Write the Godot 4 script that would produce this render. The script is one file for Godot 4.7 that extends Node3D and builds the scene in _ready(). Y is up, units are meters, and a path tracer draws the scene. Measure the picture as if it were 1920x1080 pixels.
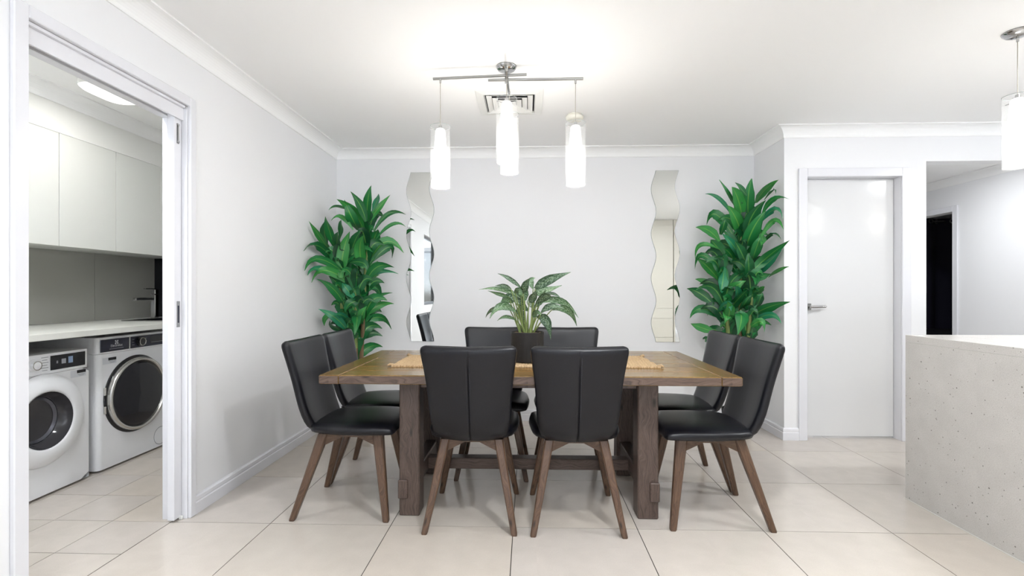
extends Node3D
# Dining room with laundry doorway, kitchen island and hall. Metres, y up, the room looks along -z.

const H := 2.415            # ceiling height
const XL := -1.72           # left wall of the dining room
const ZB := -4.36           # back wall
const XR := 1.98            # alcove return wall
const ZD := -3.855          # wall with the flush door

var M := {}
var used := {}
var rng := RandomNumberGenerator.new()

# ---------------------------------------------------------------- naming
func numbered(called: String) -> String:
	if not used.has(called):
		used[called] = 0
		return called
	used[called] += 1
	return "%s_%03d" % [called, used[called]]

func tag(o: Node, label: String, category := "", group := "", kind := "") -> Node:
	if label: o.set_meta("label", label)
	if category: o.set_meta("category", category)
	if group: o.set_meta("group", group)
	if kind: o.set_meta("kind", kind)
	return o

func thing(called: String, label: String, category: String, at := Vector3.ZERO, turn := 0.0, group := "") -> Node3D:
	var o := Node3D.new()
	o.name = numbered(called)
	add_child(o)
	o.position = at
	o.rotation.y = turn
	tag(o, label, category, group)
	return o

func part(called: String, mesh: Mesh, mat: Material, parent: Node, at := Vector3.ZERO, rot := Vector3.ZERO) -> MeshInstance3D:
	var o := MeshInstance3D.new()
	o.name = called if parent != self else numbered(called)
	o.mesh = mesh
	o.material_override = mat
	parent.add_child(o, true)
	o.position = at
	o.rotation = rot
	return o

func struct(called: String, mesh: Mesh, mat: Material, at := Vector3.ZERO, label := "") -> MeshInstance3D:
	var o := part(called, mesh, mat, self, at)
	o.set_meta("kind", "structure")
	if label: o.set_meta("label", label)
	return o

# ---------------------------------------------------------------- mesh helpers
func poly(st: SurfaceTool, pts: Array, out: Vector3, uvs: Array = []) -> void:
	var n: Vector3 = Vector3.ZERO
	for i in pts.size():
		var p: Vector3 = pts[i]
		var q: Vector3 = pts[(i + 1) % pts.size()]
		n += p.cross(q)
	if n.length() < 1e-14: return
	n = n.normalized()
	var flip: bool = n.dot(out) < 0.0
	if flip: n = -n
	for i in range(1, pts.size() - 1):
		var order := [0, i + 1, i]
		if flip: order = [0, i, i + 1]
		for k in order:
			st.set_normal(n)
			if uvs.size(): st.set_uv(uvs[k])
			st.add_vertex(pts[k])

func st_new() -> SurfaceTool:
	var st := SurfaceTool.new()
	st.begin(Mesh.PRIMITIVE_TRIANGLES)
	return st

func add_box(st: SurfaceTool, c: Vector3, size: Vector3, bevel := 0.0, grain := 0, xf := Transform3D()) -> void:
	var h := size * 0.5
	var b: float = minf(bevel, minf(h.x, minf(h.y, h.z)) * 0.95)
	var o1 := 1 if grain != 1 else 2
	var o2 := 3 - grain - o1
	for a in 3:
		var e := (a + 1) % 3
		var f := (a + 2) % 3
		for s in [-1.0, 1.0]:
			var pts := []
			var uvs := []
			for k in [[-1, -1], [1, -1], [1, 1], [-1, 1]]:
				var p := Vector3.ZERO
				p[a] = s * h[a]
				p[e] = k[0] * (h[e] - b)
				p[f] = k[1] * (h[f] - b)
				var w := p + c
				uvs.append(Vector2(w[o1], w[o2]) if a == grain else Vector2(w[grain], w[3 - a - grain] + 0.37 * a))
				pts.append(xf * w)
			var out := Vector3.ZERO
			out[a] = s
			poly(st, pts, xf.basis * out, uvs)
	if b <= 0.0: return
	for a in 3:
		var e := (a + 1) % 3
		var f := (a + 2) % 3
		for s in [-1.0, 1.0]:
			for r in [-1.0, 1.0]:
				var pts := []
				var uvs := []
				for k in [[-1, 0], [1, 0], [1, 1], [-1, 1]]:
					var p := Vector3.ZERO
					p[a] = k[0] * (h[a] - b)
					p[e] = s * (h[e] - (b if k[1] == 1 else 0.0))
					p[f] = r * (h[f] - (0.0 if k[1] == 1 else b))
					var w := p + c
					uvs.append(Vector2(w[grain], w[o1] + w[o2]))
					pts.append(xf * w)
				var out := Vector3.ZERO
				out[e] = s
				out[f] = r
				poly(st, pts, xf.basis * out, uvs)
	for sx in [-1.0, 1.0]:
		for sy in [-1.0, 1.0]:
			for sz in [-1.0, 1.0]:
				var s := Vector3(sx, sy, sz)
				var pts := []
				var uvs := []
				for a in 3:
					var p := Vector3.ZERO
					for q in 3: p[q] = s[q] * (h[q] - (0.0 if q == a else b))
					uvs.append(Vector2((p + c)[grain], (p + c)[o1]))
					pts.append(xf * (p + c))
				poly(st, pts, xf.basis * s, uvs)

func box(size: Vector3, bevel := 0.0, grain := 0, c := Vector3.ZERO) -> ArrayMesh:
	var st := st_new()
	add_box(st, c, size, bevel, grain)
	return st.commit()

func slab(lo: Vector3, hi: Vector3, bevel := 0.0, grain := 0) -> ArrayMesh:
	return box(hi - lo, bevel, grain, (lo + hi) * 0.5)

func mesh_from(v: PackedVector3Array, uv: PackedVector2Array, idx: PackedInt32Array, closed := true) -> ArrayMesh:
	var vol := 0.0
	var nrm := PackedVector3Array()
	nrm.resize(v.size())
	for i in range(0, idx.size(), 3):
		var a := v[idx[i]]
		var b := v[idx[i + 1]]
		var c := v[idx[i + 2]]
		var n := (b - a).cross(c - a)
		vol += a.dot(b.cross(c))
		for k in 3: nrm[idx[i + k]] += n
	var ccw: bool = vol > 0.0 or not closed
	var id2 := PackedInt32Array()
	id2.resize(idx.size())
	for i in range(0, idx.size(), 3):
		id2[i] = idx[i]
		id2[i + 1] = idx[i + 2] if ccw else idx[i + 1]
		id2[i + 2] = idx[i + 1] if ccw else idx[i + 2]
	for i in nrm.size():
		nrm[i] = nrm[i].normalized() * (1.0 if ccw else -1.0)
		if nrm[i].length() < 0.5: nrm[i] = Vector3.UP
	var arr := []
	arr.resize(Mesh.ARRAY_MAX)
	arr[Mesh.ARRAY_VERTEX] = v
	arr[Mesh.ARRAY_NORMAL] = nrm
	arr[Mesh.ARRAY_TEX_UV] = uv
	arr[Mesh.ARRAY_INDEX] = id2
	var m := ArrayMesh.new()
	m.add_surface_from_arrays(Mesh.PRIMITIVE_TRIANGLES, arr)
	return m

# rings: array of closed loops with the same number of points, joined by a skin; smooth unless flat
func loft(rings: Array, caps := true, flat := false) -> ArrayMesh:
	var n: int = rings[0].size()
	if flat:
		var st := st_new()
		var mid := Vector3.ZERO
		for r in rings.size() - 1:
			var ca := Vector3.ZERO
			for p in rings[r]: ca += p
			for p in rings[r + 1]: ca += p
			ca /= 2.0 * n
			var ln := 0.0
			for k in n:
				var k2 := (k + 1) % n
				var pts := [rings[r][k], rings[r][k2], rings[r + 1][k2], rings[r + 1][k]]
				var w: float = (rings[r][k2] - rings[r][k]).length()
				var uvs := [Vector2(rings[r][k].y, ln), Vector2(rings[r][k2].y, ln + w), Vector2(rings[r + 1][k2].y, ln + w), Vector2(rings[r + 1][k].y, ln)]
				ln += w
				poly(st, pts, (pts[0] + pts[1] + pts[2] + pts[3]) / 4.0 - ca, uvs)
		for e in [0, rings.size() - 1]:
			var o: int = 1 if e == 0 else rings.size() - 2
			var ring := []
			var uvs := []
			for p in rings[e]:
				ring.append(p)
				uvs.append(Vector2(p.x, p.z))
			poly(st, ring, rings[e][0] - rings[o][0], uvs)
		return st.commit()
	var v := PackedVector3Array()
	var uv := PackedVector2Array()
	var idx := PackedInt32Array()
	for r in rings.size():
		for k in n:
			v.append(rings[r][k])
			uv.append(Vector2(float(k) / n, float(r) / (rings.size() - 1)))
	for r in rings.size() - 1:
		for k in n:
			var a := r * n + k
			var b := r * n + (k + 1) % n
			var c := a + n
			var d := b + n
			idx.append_array([a, b, d, a, d, c])
	if caps:
		for e in [0, rings.size() - 1]:
			var mid := Vector3.ZERO
			for p in rings[e]: mid += p
			mid /= n
			var base := v.size()
			v.append(mid)
			uv.append(Vector2(0.5, 0.5))
			for k in n:
				v.append(rings[e][k])
				uv.append(Vector2(float(k) / n, 0.0))
			for k in n:
				var a := base + 1 + k
				var b := base + 1 + (k + 1) % n
				if e == 0: idx.append_array([base, b, a])
				else: idx.append_array([base, a, b])
	return mesh_from(v, uv, idx)

func ring_at(c: Vector3, x: Vector3, y: Vector3, n: int) -> Array:
	var r := []
	for k in n:
		var a := TAU * k / n
		r.append(c + x * cos(a) + y * sin(a))
	return r

func tube(pts: Array, radii, sides := 10) -> ArrayMesh:
	var rings := []
	var up := Vector3.UP
	var t0: Vector3 = (pts[1] - pts[0]).normalized()
	if absf(t0.dot(up)) > 0.9: up = Vector3.RIGHT
	var x: Vector3 = t0.cross(up).normalized()
	for i in pts.size():
		var t: Vector3
		if i == 0: t = pts[1] - pts[0]
		elif i == pts.size() - 1: t = pts[i] - pts[i - 1]
		else: t = (pts[i + 1] - pts[i]).normalized() + (pts[i] - pts[i - 1]).normalized()
		t = t.normalized()
		x = (x - t * x.dot(t)).normalized()
		var y := t.cross(x)
		var r: float = radii if radii is float else radii[i]
		rings.append(ring_at(pts[i], x * r, y * r, sides))
	return loft(rings)

# profile: Vector2(radius, height); crease by repeating a point
func lathe(profile: Array, seg := 32, axis := 1) -> ArrayMesh:
	var v := PackedVector3Array()
	var uv := PackedVector2Array()
	var idx := PackedInt32Array()
	for i in profile.size():
		for k in seg:
			var a := TAU * k / seg
			var p := Vector3(profile[i].x * cos(a), profile[i].y, profile[i].x * sin(a))
			if axis == 0: p = Vector3(p.y, p.x, p.z)
			if axis == 2: p = Vector3(p.x, p.z, p.y)
			v.append(p)
			uv.append(Vector2(float(k) / seg, float(i) / profile.size()))
	for i in profile.size() - 1:
		if (profile[i] - profile[i + 1]).length() < 1e-6: continue
		for k in seg:
			var a := i * seg + k
			var b := i * seg + (k + 1) % seg
			idx.append_array([a, b, b + seg, a, b + seg, a + seg])
	return mesh_from(v, uv, idx)

func creased(pts: Array) -> Array:
	var r := []
	for i in pts.size():
		r.append(pts[i])
		if i > 0 and i < pts.size() - 1: r.append(pts[i])
	return r

# polygon in (x, y) extruded along z from z0 to z1
func extrude(p: PackedVector2Array, z0: float, z1: float, xf := Transform3D()) -> ArrayMesh:
	var st := st_new()
	var tri := Geometry2D.triangulate_polygon(p)
	for i in range(0, tri.size(), 3):
		for zz in [[z0, -1.0], [z1, 1.0]]:
			var pts := []
			var uvs := []
			for k in 3:
				pts.append(xf * Vector3(p[tri[i + k]].x, p[tri[i + k]].y, zz[0]))
				uvs.append(p[tri[i + k]])
			poly(st, pts, xf.basis * Vector3(0, 0, zz[1] * signf(z1 - z0)), uvs)
	var cw := Geometry2D.is_polygon_clockwise(p)
	for i in p.size():
		var a := p[i]
		var b := p[(i + 1) % p.size()]
		var nn := Vector2(b.y - a.y, a.x - b.x) * (-1.0 if cw else 1.0)
		poly(st, [xf * Vector3(a.x, a.y, z0), xf * Vector3(b.x, b.y, z0), xf * Vector3(b.x, b.y, z1), xf * Vector3(a.x, a.y, z1)], xf.basis * Vector3(nn.x, nn.y, 0), [Vector2(a.x, a.y), Vector2(b.x, b.y), Vector2(b.x, b.y + 0.03), Vector2(a.x, a.y + 0.03)])
	return st.commit()

# a moulding: profile of (distance from wall, y) along the floor-plan line a -> b; m0, m1 slide the ends along the wall per unit distance (mitres)
func moulding(profile: Array, a: Vector2, b: Vector2, inward: Vector2, m0: float, m1: float) -> ArrayMesh:
	var d := (b - a).normalized()
	var r0 := []
	var r1 := []
	for p in profile:
		var q0: Vector2 = a + inward * p.x + d * (m0 * p.x)
		var q1: Vector2 = b + inward * p.x + d * (m1 * p.x)
		r0.append(Vector3(q0.x, p.y, q0.y))
		r1.append(Vector3(q1.x, p.y, q1.y))
	var st := st_new()
	var n := profile.size()
	var mid := Vector2.ZERO
	for p in profile: mid += p / float(n)
	for k in n:
		var k2 := (k + 1) % n
		var e: Vector2 = profile[k2] - profile[k]
		var nn := Vector2(e.y, -e.x)
		if nn.dot((profile[k] + profile[k2]) * 0.5 - mid) < 0: nn = -nn
		poly(st, [r0[k], r0[k2], r1[k2], r1[k]], Vector3(inward.x * nn.x, nn.y, inward.y * nn.x))
	var tri := Geometry2D.triangulate_polygon(PackedVector2Array(profile))
	for i in range(0, tri.size(), 3):
		poly(st, [r0[tri[i]], r0[tri[i + 1]], r0[tri[i + 2]]], Vector3(-d.x, 0, -d.y))
		poly(st, [r1[tri[i]], r1[tri[i + 1]], r1[tri[i + 2]]], Vector3(d.x, 0, d.y))
	return st.commit()

# ---------------------------------------------------------------- materials
func mat(name_: String, c: Color, rough := 0.5, metal := 0.0, spec := 0.5) -> StandardMaterial3D:
	var m := StandardMaterial3D.new()
	m.resource_name = name_
	m.albedo_color = c
	m.roughness = rough
	m.metallic = metal
	m.metallic_specular = spec
	M[name_] = m
	return m

func rgb(r: float, g: float, b: float) -> Color:
	return Color(r / 255.0, g / 255.0, b / 255.0)

func noise(freq: float, s: int, oct := 3) -> FastNoiseLite:
	var n := FastNoiseLite.new()
	n.seed = s
	n.frequency = freq
	n.noise_type = FastNoiseLite.TYPE_SIMPLEX_SMOOTH
	n.fractal_octaves = oct
	return n

func wood_texture(base: Color, dark: Color, light: Color, s: int, knots := 3) -> ImageTexture:
	var w := 768
	var h := 384
	var im := Image.create(w, h, false, Image.FORMAT_RGB8)
	var n1 := noise(1.0, s, 4)
	var n2 := noise(1.0, s + 7, 3)
	var n3 := noise(1.0, s + 13, 2)
	var kn := []
	rng.seed = s
	for i in knots: kn.append(Vector3(rng.randf() * w, rng.randf() * h, rng.randf_range(5, 9)))
	for y in h:
		for x in w:
			var bend := n3.get_noise_2d(x * 0.006, y * 0.012) * 22.0
			var kd := 0.0
			for k in kn:
				var dx: float = (x - k.x) * 0.4
				var dy: float = y - k.y
				var r2: float = sqrt(dx * dx + dy * dy)
				bend += signf(dy) * 14.0 * exp(-r2 / 26.0)
				kd = maxf(kd, clampf(1.3 - r2 / k.z, 0.0, 1.0))
			var g := n1.get_noise_2d(x * 0.006, (y + bend) * 0.11)
			var f := n2.get_noise_2d(x * 0.03, (y + bend) * 0.55)
			var t := clampf(0.5 + g * 0.75 + f * 0.35, 0.0, 1.0)
			var c := base.lerp(light, clampf((t - 0.5) * 1.8, 0, 1)).lerp(dark, clampf((0.5 - t) * 1.9, 0, 1))
			if kd > 0.0: c = c.lerp(dark * 0.6, kd * 0.85)
			im.set_pixel(x, y, c)
	im.generate_mipmaps()
	return ImageTexture.create_from_image(im)

func wood(name_: String, base: Color, dark: Color, light: Color, s: int, rough: float, tint := Color.WHITE, scale := Vector3(1.0, 2.0, 1)) -> StandardMaterial3D:
	var m := mat(name_, tint, rough)
	m.albedo_texture = wood_texture(base, dark, light, s)
	m.uv1_scale = scale
	return m

func bump(m: StandardMaterial3D, freq: float, s: int, strength: float, scale: float, world := true) -> void:
	var t := NoiseTexture2D.new()
	t.width = 512
	t.height = 512
	t.seamless = true
	t.as_normal_map = true
	t.bump_strength = strength
	t.noise = noise(freq, s, 4)
	m.normal_enabled = true
	m.normal_texture = t
	m.normal_scale = 1.0
	m.uv1_triplanar = true
	m.uv1_world_triplanar = world
	m.uv1_scale = Vector3.ONE * scale

func make_materials() -> void:
	mat("wall_paint", rgb(238, 238, 239), 0.6, 0.0, 0.4)
	mat("ceiling_paint", rgb(249, 249, 248), 0.8, 0.0, 0.3)
	mat("trim_gloss", rgb(229, 229, 233), 0.18)
	mat("door_gloss", rgb(224, 224, 224), 0.13)
	mat("laundry_wall", rgb(238, 238, 234), 0.6)
	mat("cabinet_white", rgb(226, 227, 222), 0.4)
	mat("bench_white", rgb(226, 226, 220), 0.35)
	mat("cream_cabinet", rgb(226, 222, 212), 0.35)
	mat("appliance_white", rgb(242, 243, 246), 0.3)
	mat("appliance_grey", rgb(160, 163, 170), 0.4)
	mat("navy_panel", rgb(38, 40, 56), 0.22)
	mat("panel_black", rgb(32, 33, 38), 0.2)
	mat("print_grey", rgb(150, 152, 158), 0.5)
	mat("print_white", rgb(220, 222, 228), 0.5)
	mat("print_blue", rgb(150, 172, 205), 0.4)
	mat("rubber_dark", rgb(40, 40, 44), 0.6)
	mat("drum_grey", rgb(95, 96, 104), 0.3, 0.6)
	mat("chrome", rgb(186, 186, 186), 0.12, 1.0)
	mat("satin_nickel", rgb(152, 152, 150), 0.28, 1.0)
	mat("silver_ring", rgb(205, 203, 198), 0.25, 0.9)
	mat("splash_glass", rgb(165, 164, 157), 0.06)
	mat("smoked_glass", rgb(66, 65, 68), 0.08)
	mat("dark_glass", rgb(26, 26, 32), 0.05)
	mat("mirror", rgb(232, 234, 232), 0.0, 1.0)
	mat("mirror_edge", rgb(150, 158, 155), 0.2)
	mat("frame_black", rgb(28, 28, 30), 0.4)
	mat("grout", rgb(48, 43, 38), 0.9)
	mat("grout_light", rgb(128, 120, 110), 0.9)
	mat("silicone", rgb(222, 220, 214), 0.5)
	mat("plastic_white", rgb(236, 236, 232), 0.45)
	mat("smoke_white", rgb(232, 230, 218), 0.5)
	mat("galvanised", rgb(150, 152, 154), 0.5, 0.6)
	mat("cord_clear", rgb(158, 150, 136), 0.4)
	mat("navy_cloth", rgb(40, 38, 56), 0.9)
	mat("dark_cloth", rgb(20, 20, 28), 0.85)
	mat("pot_black", rgb(30, 28, 28), 0.55)
	mat("soil", rgb(86, 68, 52), 0.95)
	mat("cane", rgb(112, 92, 66), 0.8)
	mat("stalk", rgb(118, 134, 74), 0.55)
	mat("stitch", rgb(58, 58, 66), 0.6)
	mat("pale_ground", rgb(196, 202, 210), 0.9)  # pale, so that the ground outside bounces sunlight indoors

	# leather: near black with a fine grain
	var lt := mat("leather", rgb(12, 13, 20), 0.35, 0.0, 0.45)
	bump(lt, 0.06, 21, 1.2, 4.0, false)
	lt.normal_scale = 0.35
	var lp := mat("leather_piping", rgb(34, 34, 39), 0.36, 0.0, 0.55)
	lp.roughness = 0.36

	# floor porcelain: warm beige with a faint cloud and fine speck
	var im := Image.create(512, 512, false, Image.FORMAT_RGB8)
	var a := noise(0.012, 3, 4)
	var b := noise(0.25, 4, 2)
	for y in 512:
		for x in 512:
			var t := a.get_noise_2d(x, y) * 0.018 + b.get_noise_2d(x, y) * 0.012
			im.set_pixel(x, y, Color(0.79 + t, 0.757 + t, 0.72 + t))
	for k in 4:
		var f := mat("tile_%d" % k, [Color(1, 1, 1), Color(0.985, 0.985, 0.99), Color(1.0, 0.995, 0.985), Color(0.99, 0.99, 0.985)][k], 0.17, 0.0, 0.5)
		f.albedo_texture = ImageTexture.create_from_image(im) if k == 0 else M.tile_0.albedo_texture
		f.uv1_triplanar = true
		f.uv1_scale = Vector3.ONE * 1.1
		f.uv1_offset = Vector3(0.21, 0.4, 0.13) * k
	# engineered stone: pale grey beige with specks
	var si := Image.create(1024, 1024, false, Image.FORMAT_RGB8)
	var c1 := noise(0.008, 31, 3)
	var c2 := noise(0.22, 32, 2)
	for y in 1024:
		for x in 1024:
			var t := c1.get_noise_2d(x, y) * 0.02 + c2.get_noise_2d(x, y) * 0.05
			si.set_pixel(x, y, Color(0.785 + t, 0.77 + t, 0.75 + t))
	rng.seed = 77
	for i in 9000:
		var px := rng.randi_range(2, 1020)
		var py := rng.randi_range(2, 1020)
		var v := rng.randf()
		var col := Color(0.66, 0.64, 0.615) if v < 0.75 else Color(0.83, 0.82, 0.80)
		si.set_pixel(px, py, col)
		if rng.randf() < 0.5: si.set_pixel(px + 1, py, col)
	for i in 420:
		var px := rng.randi_range(4, 1016)
		var py := rng.randi_range(4, 1016)
		var r := rng.randf_range(0.8, 2.6) if i > 40 else rng.randf_range(2.0, 3.4)
		var d := rng.randf_range(0.42, 0.62)
		for dy in range(-4, 5):
			for dx in range(-4, 5):
				if Vector2(dx * rng.randf_range(0.8, 1.3), dy).length() < r: si.set_pixel(px + dx, py + dy, Color(d, d * 0.97, d * 0.92))
	var stone := mat("stone", Color.WHITE, 0.22)
	stone.albedo_texture = ImageTexture.create_from_image(si)
	stone.uv1_triplanar = true
	stone.uv1_world_triplanar = true
	stone.uv1_scale = Vector3.ONE * 0.85

	# timbers
	for k in 3:
		wood("table_top_%d" % k, rgb(124, 97, 54), rgb(82, 60, 34), rgb(148, 120, 70), 100 + k * 9, 0.24, [Color(1, 1, 1), Color(0.9, 0.88, 0.86), Color(1.0, 0.96, 0.88)][k], Vector3(0.8, 2.6, 1))
	wood("table_edge", rgb(96, 77, 66), rgb(66, 52, 45), rgb(110, 92, 81), 140, 0.42, Color.WHITE, Vector3(0.9, 2.4, 1))
	wood("table_leg", rgb(90, 74, 66), rgb(66, 54, 49), rgb(104, 88, 80), 150, 0.45, Color.WHITE, Vector3(1.2, 2.6, 1))
	wood("chair_leg", rgb(92, 68, 51), rgb(70, 51, 39), rgb(108, 84, 65), 160, 0.36, Color.WHITE, Vector3(1.5, 3.0, 1))

	# jute
	var ji := Image.create(256, 256, false, Image.FORMAT_RGB8)
	var jn := noise(0.15, 61, 3)
	for y in 256:
		for x in 256:
			var t := jn.get_noise_2d(x, y) * 0.16
			ji.set_pixel(x, y, Color(0.69 + t, 0.59 + t, 0.455 + t * 0.9))
	var jute := mat("jute", Color.WHITE, 0.95)
	jute.albedo_texture = ImageTexture.create_from_image(ji)
	jute.uv1_scale = Vector3(5, 5, 1)

	# leaves: u across, v along; a pale midrib, fine parallel veins
	for k in 5:
		var li := Image.create(64, 256, false, Image.FORMAT_RGB8)
		var base: Color = [rgb(30, 118, 58), rgb(22, 96, 50), rgb(52, 138, 64), rgb(14, 70, 40), rgb(34, 128, 88)][k]  # the teal one has leaf gloss put into its colour
		var ln := noise(0.5, 40 + k, 2)
		for y in 256:
			for x in 64:
				var u := absf(x - 31.5) / 31.5
				var c := base
				var vein := ln.get_noise_2d(x * 1.5, y * 0.02) * 0.5
				c = c * (1.0 + vein * 0.32)
				if u < 0.07: c = c.lerp(rgb(128, 176, 78), 0.75)
				elif u < 0.12: c = c.lerp(rgb(90, 150, 70), 0.3)
				if u > 0.93: c = c * 0.8
				c.a = 1
				li.set_pixel(x, y, c)
		var lm := mat("leaf_%d" % k, Color.WHITE, 0.36)
		lm.albedo_texture = ImageTexture.create_from_image(li)
		lm.backlight_enabled = true
		lm.backlight = Color(0.03, 0.10, 0.03)
	for k in 2:
		var li := Image.create(128, 256, false, Image.FORMAT_RGB8)
		var ln := noise(0.045, 80 + k, 3)
		var lf := noise(0.16, 90 + k, 2)
		for y in 256:
			for x in 128:
				var u := absf(x - 63.5) / 63.5
				var c: Color = [rgb(44, 74, 46), rgb(56, 92, 50)][k]
				var stripe := sin((y * 0.16 + u * 7.0) + ln.get_noise_2d(x, y) * 5.0)
				var silver := clampf(stripe * 1.6 + lf.get_noise_2d(x, y) * 1.4 - 0.15, 0.0, 1.0) * clampf(1.3 - u * 0.9, 0.2, 1.0)
				c = c.lerp(rgb(176, 192, 172), silver * 0.8)
				if u < 0.05: c = c.lerp(rgb(120, 150, 96), 0.7)
				if u > 0.9: c = rgb(40, 66, 40)
				li.set_pixel(x, y, c)
		var lm := mat("aglaonema_%d" % k, Color.WHITE, 0.4)
		lm.albedo_texture = ImageTexture.create_from_image(li)
		lm.backlight_enabled = true
		lm.backlight = Color(0.05, 0.1, 0.04)

	# glass and glow
	var g := mat("clear_glass", Color(0.97, 0.98, 0.98, 0.06), 0.0)
	g.transparency = BaseMaterial3D.TRANSPARENCY_ALPHA
	var wg := mat("window_glass", Color(0.95, 0.97, 0.97, 0.05), 0.0)
	wg.transparency = BaseMaterial3D.TRANSPARENCY_ALPHA
	var gl := mat("lamp_glow", rgb(248, 247, 244), 0.4)
	gl.emission_enabled = true
	gl.emission = Color(1.0, 0.985, 0.96)
	gl.emission_energy_multiplier = LAMP_GLOW
	var ig := mat("island_lamp_glow", rgb(248, 247, 244), 0.4)
	ig.emission_enabled = true
	ig.emission = Color(1.0, 0.985, 0.96)
	ig.emission_energy_multiplier = ISLAND_GLOW
	var dl := mat("unseen_lamp_glow", rgb(250, 250, 248), 0.4)  # face of the unseen ceiling lamps
	dl.emission_enabled = true
	dl.emission = Color(1.0, 0.98, 0.95)
	dl.emission_energy_multiplier = 0.7
	var ol := mat("oyster_light_glow", rgb(250, 250, 248), 0.4)
	ol.emission_enabled = true
	ol.emission = Color(1.0, 0.99, 0.96)
	ol.emission_energy_multiplier = 0.3

# ---------------------------------------------------------------- light levels
const EXPOSURE := 9.6
const LAMP_GLOW := 0.07
const ISLAND_GLOW := 0.5
const PENDANT := 0.0105
const ISLAND_PENDANT := 0.004
const UNSEEN_CEILING_LAMP := 0.35  # strength of the out-of-view ceiling lamps, mostly soft fill from above
const OYSTER := 0.042
const SKY := 0.4
const SUN := 1.6

func view_and_light() -> void:
	var cam := Camera3D.new()
	cam.name = "camera"
	add_child(cam)
	cam.position = Vector3(0, 1.1455, 0)
	cam.rotation.y = 0.032221
	var f := 919.28
	cam.projection = Camera3D.PROJECTION_FRUSTUM
	cam.near = 0.05
	cam.far = 200.0
	cam.size = 2.0 * 0.05 * 540.0 / f
	cam.frustum_offset = Vector2(0, 0.05 * 6.93 / f)
	cam.current = true
	var we := WorldEnvironment.new()
	we.name = "world_environment"
	var env := Environment.new()
	env.background_mode = Environment.BG_SKY
	var sky := Sky.new()
	var sm := ProceduralSkyMaterial.new()
	sm.sky_top_color = Color(0.62, 0.72, 0.86)
	sm.sky_horizon_color = Color(0.86, 0.89, 0.92)
	sm.ground_bottom_color = Color(0.5, 0.49, 0.46)
	sm.ground_horizon_color = Color(0.74, 0.74, 0.72)
	sm.sky_energy_multiplier = SKY
	sm.ground_energy_multiplier = SKY * 0.6
	sky.sky_material = sm
	env.sky = sky
	env.ambient_light_source = Environment.AMBIENT_SOURCE_SKY
	env.tonemap_mode = Environment.TONE_MAPPER_LINEAR
	env.tonemap_exposure = EXPOSURE
	env.sdfgi_enabled = true
	env.ssao_enabled = true
	env.ssil_enabled = true
	we.environment = env
	add_child(we)
	var sun := DirectionalLight3D.new()
	sun.name = "sun"
	sun.light_energy = SUN
	sun.light_color = Color(1.0, 1.0, 1.0)
	sun.light_angular_distance = 0.6
	sun.shadow_enabled = true
	sun.rotation_degrees = Vector3(-52, -120, 0)
	sun.sky_mode = DirectionalLight3D.SKY_MODE_LIGHT_ONLY
	add_child(sun)

func bulb(at: Vector3, energy: float, size := 0.05, parent: Node = self) -> void:
	var l := OmniLight3D.new()
	l.name = "bulb"
	l.light_color = Color(1.0, 0.985, 0.965)
	l.light_energy = energy
	l.light_size = size
	l.omni_range = 14.0
	l.omni_attenuation = 2.0
	l.shadow_enabled = true
	parent.add_child(l, true)
	l.position = at

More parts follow.
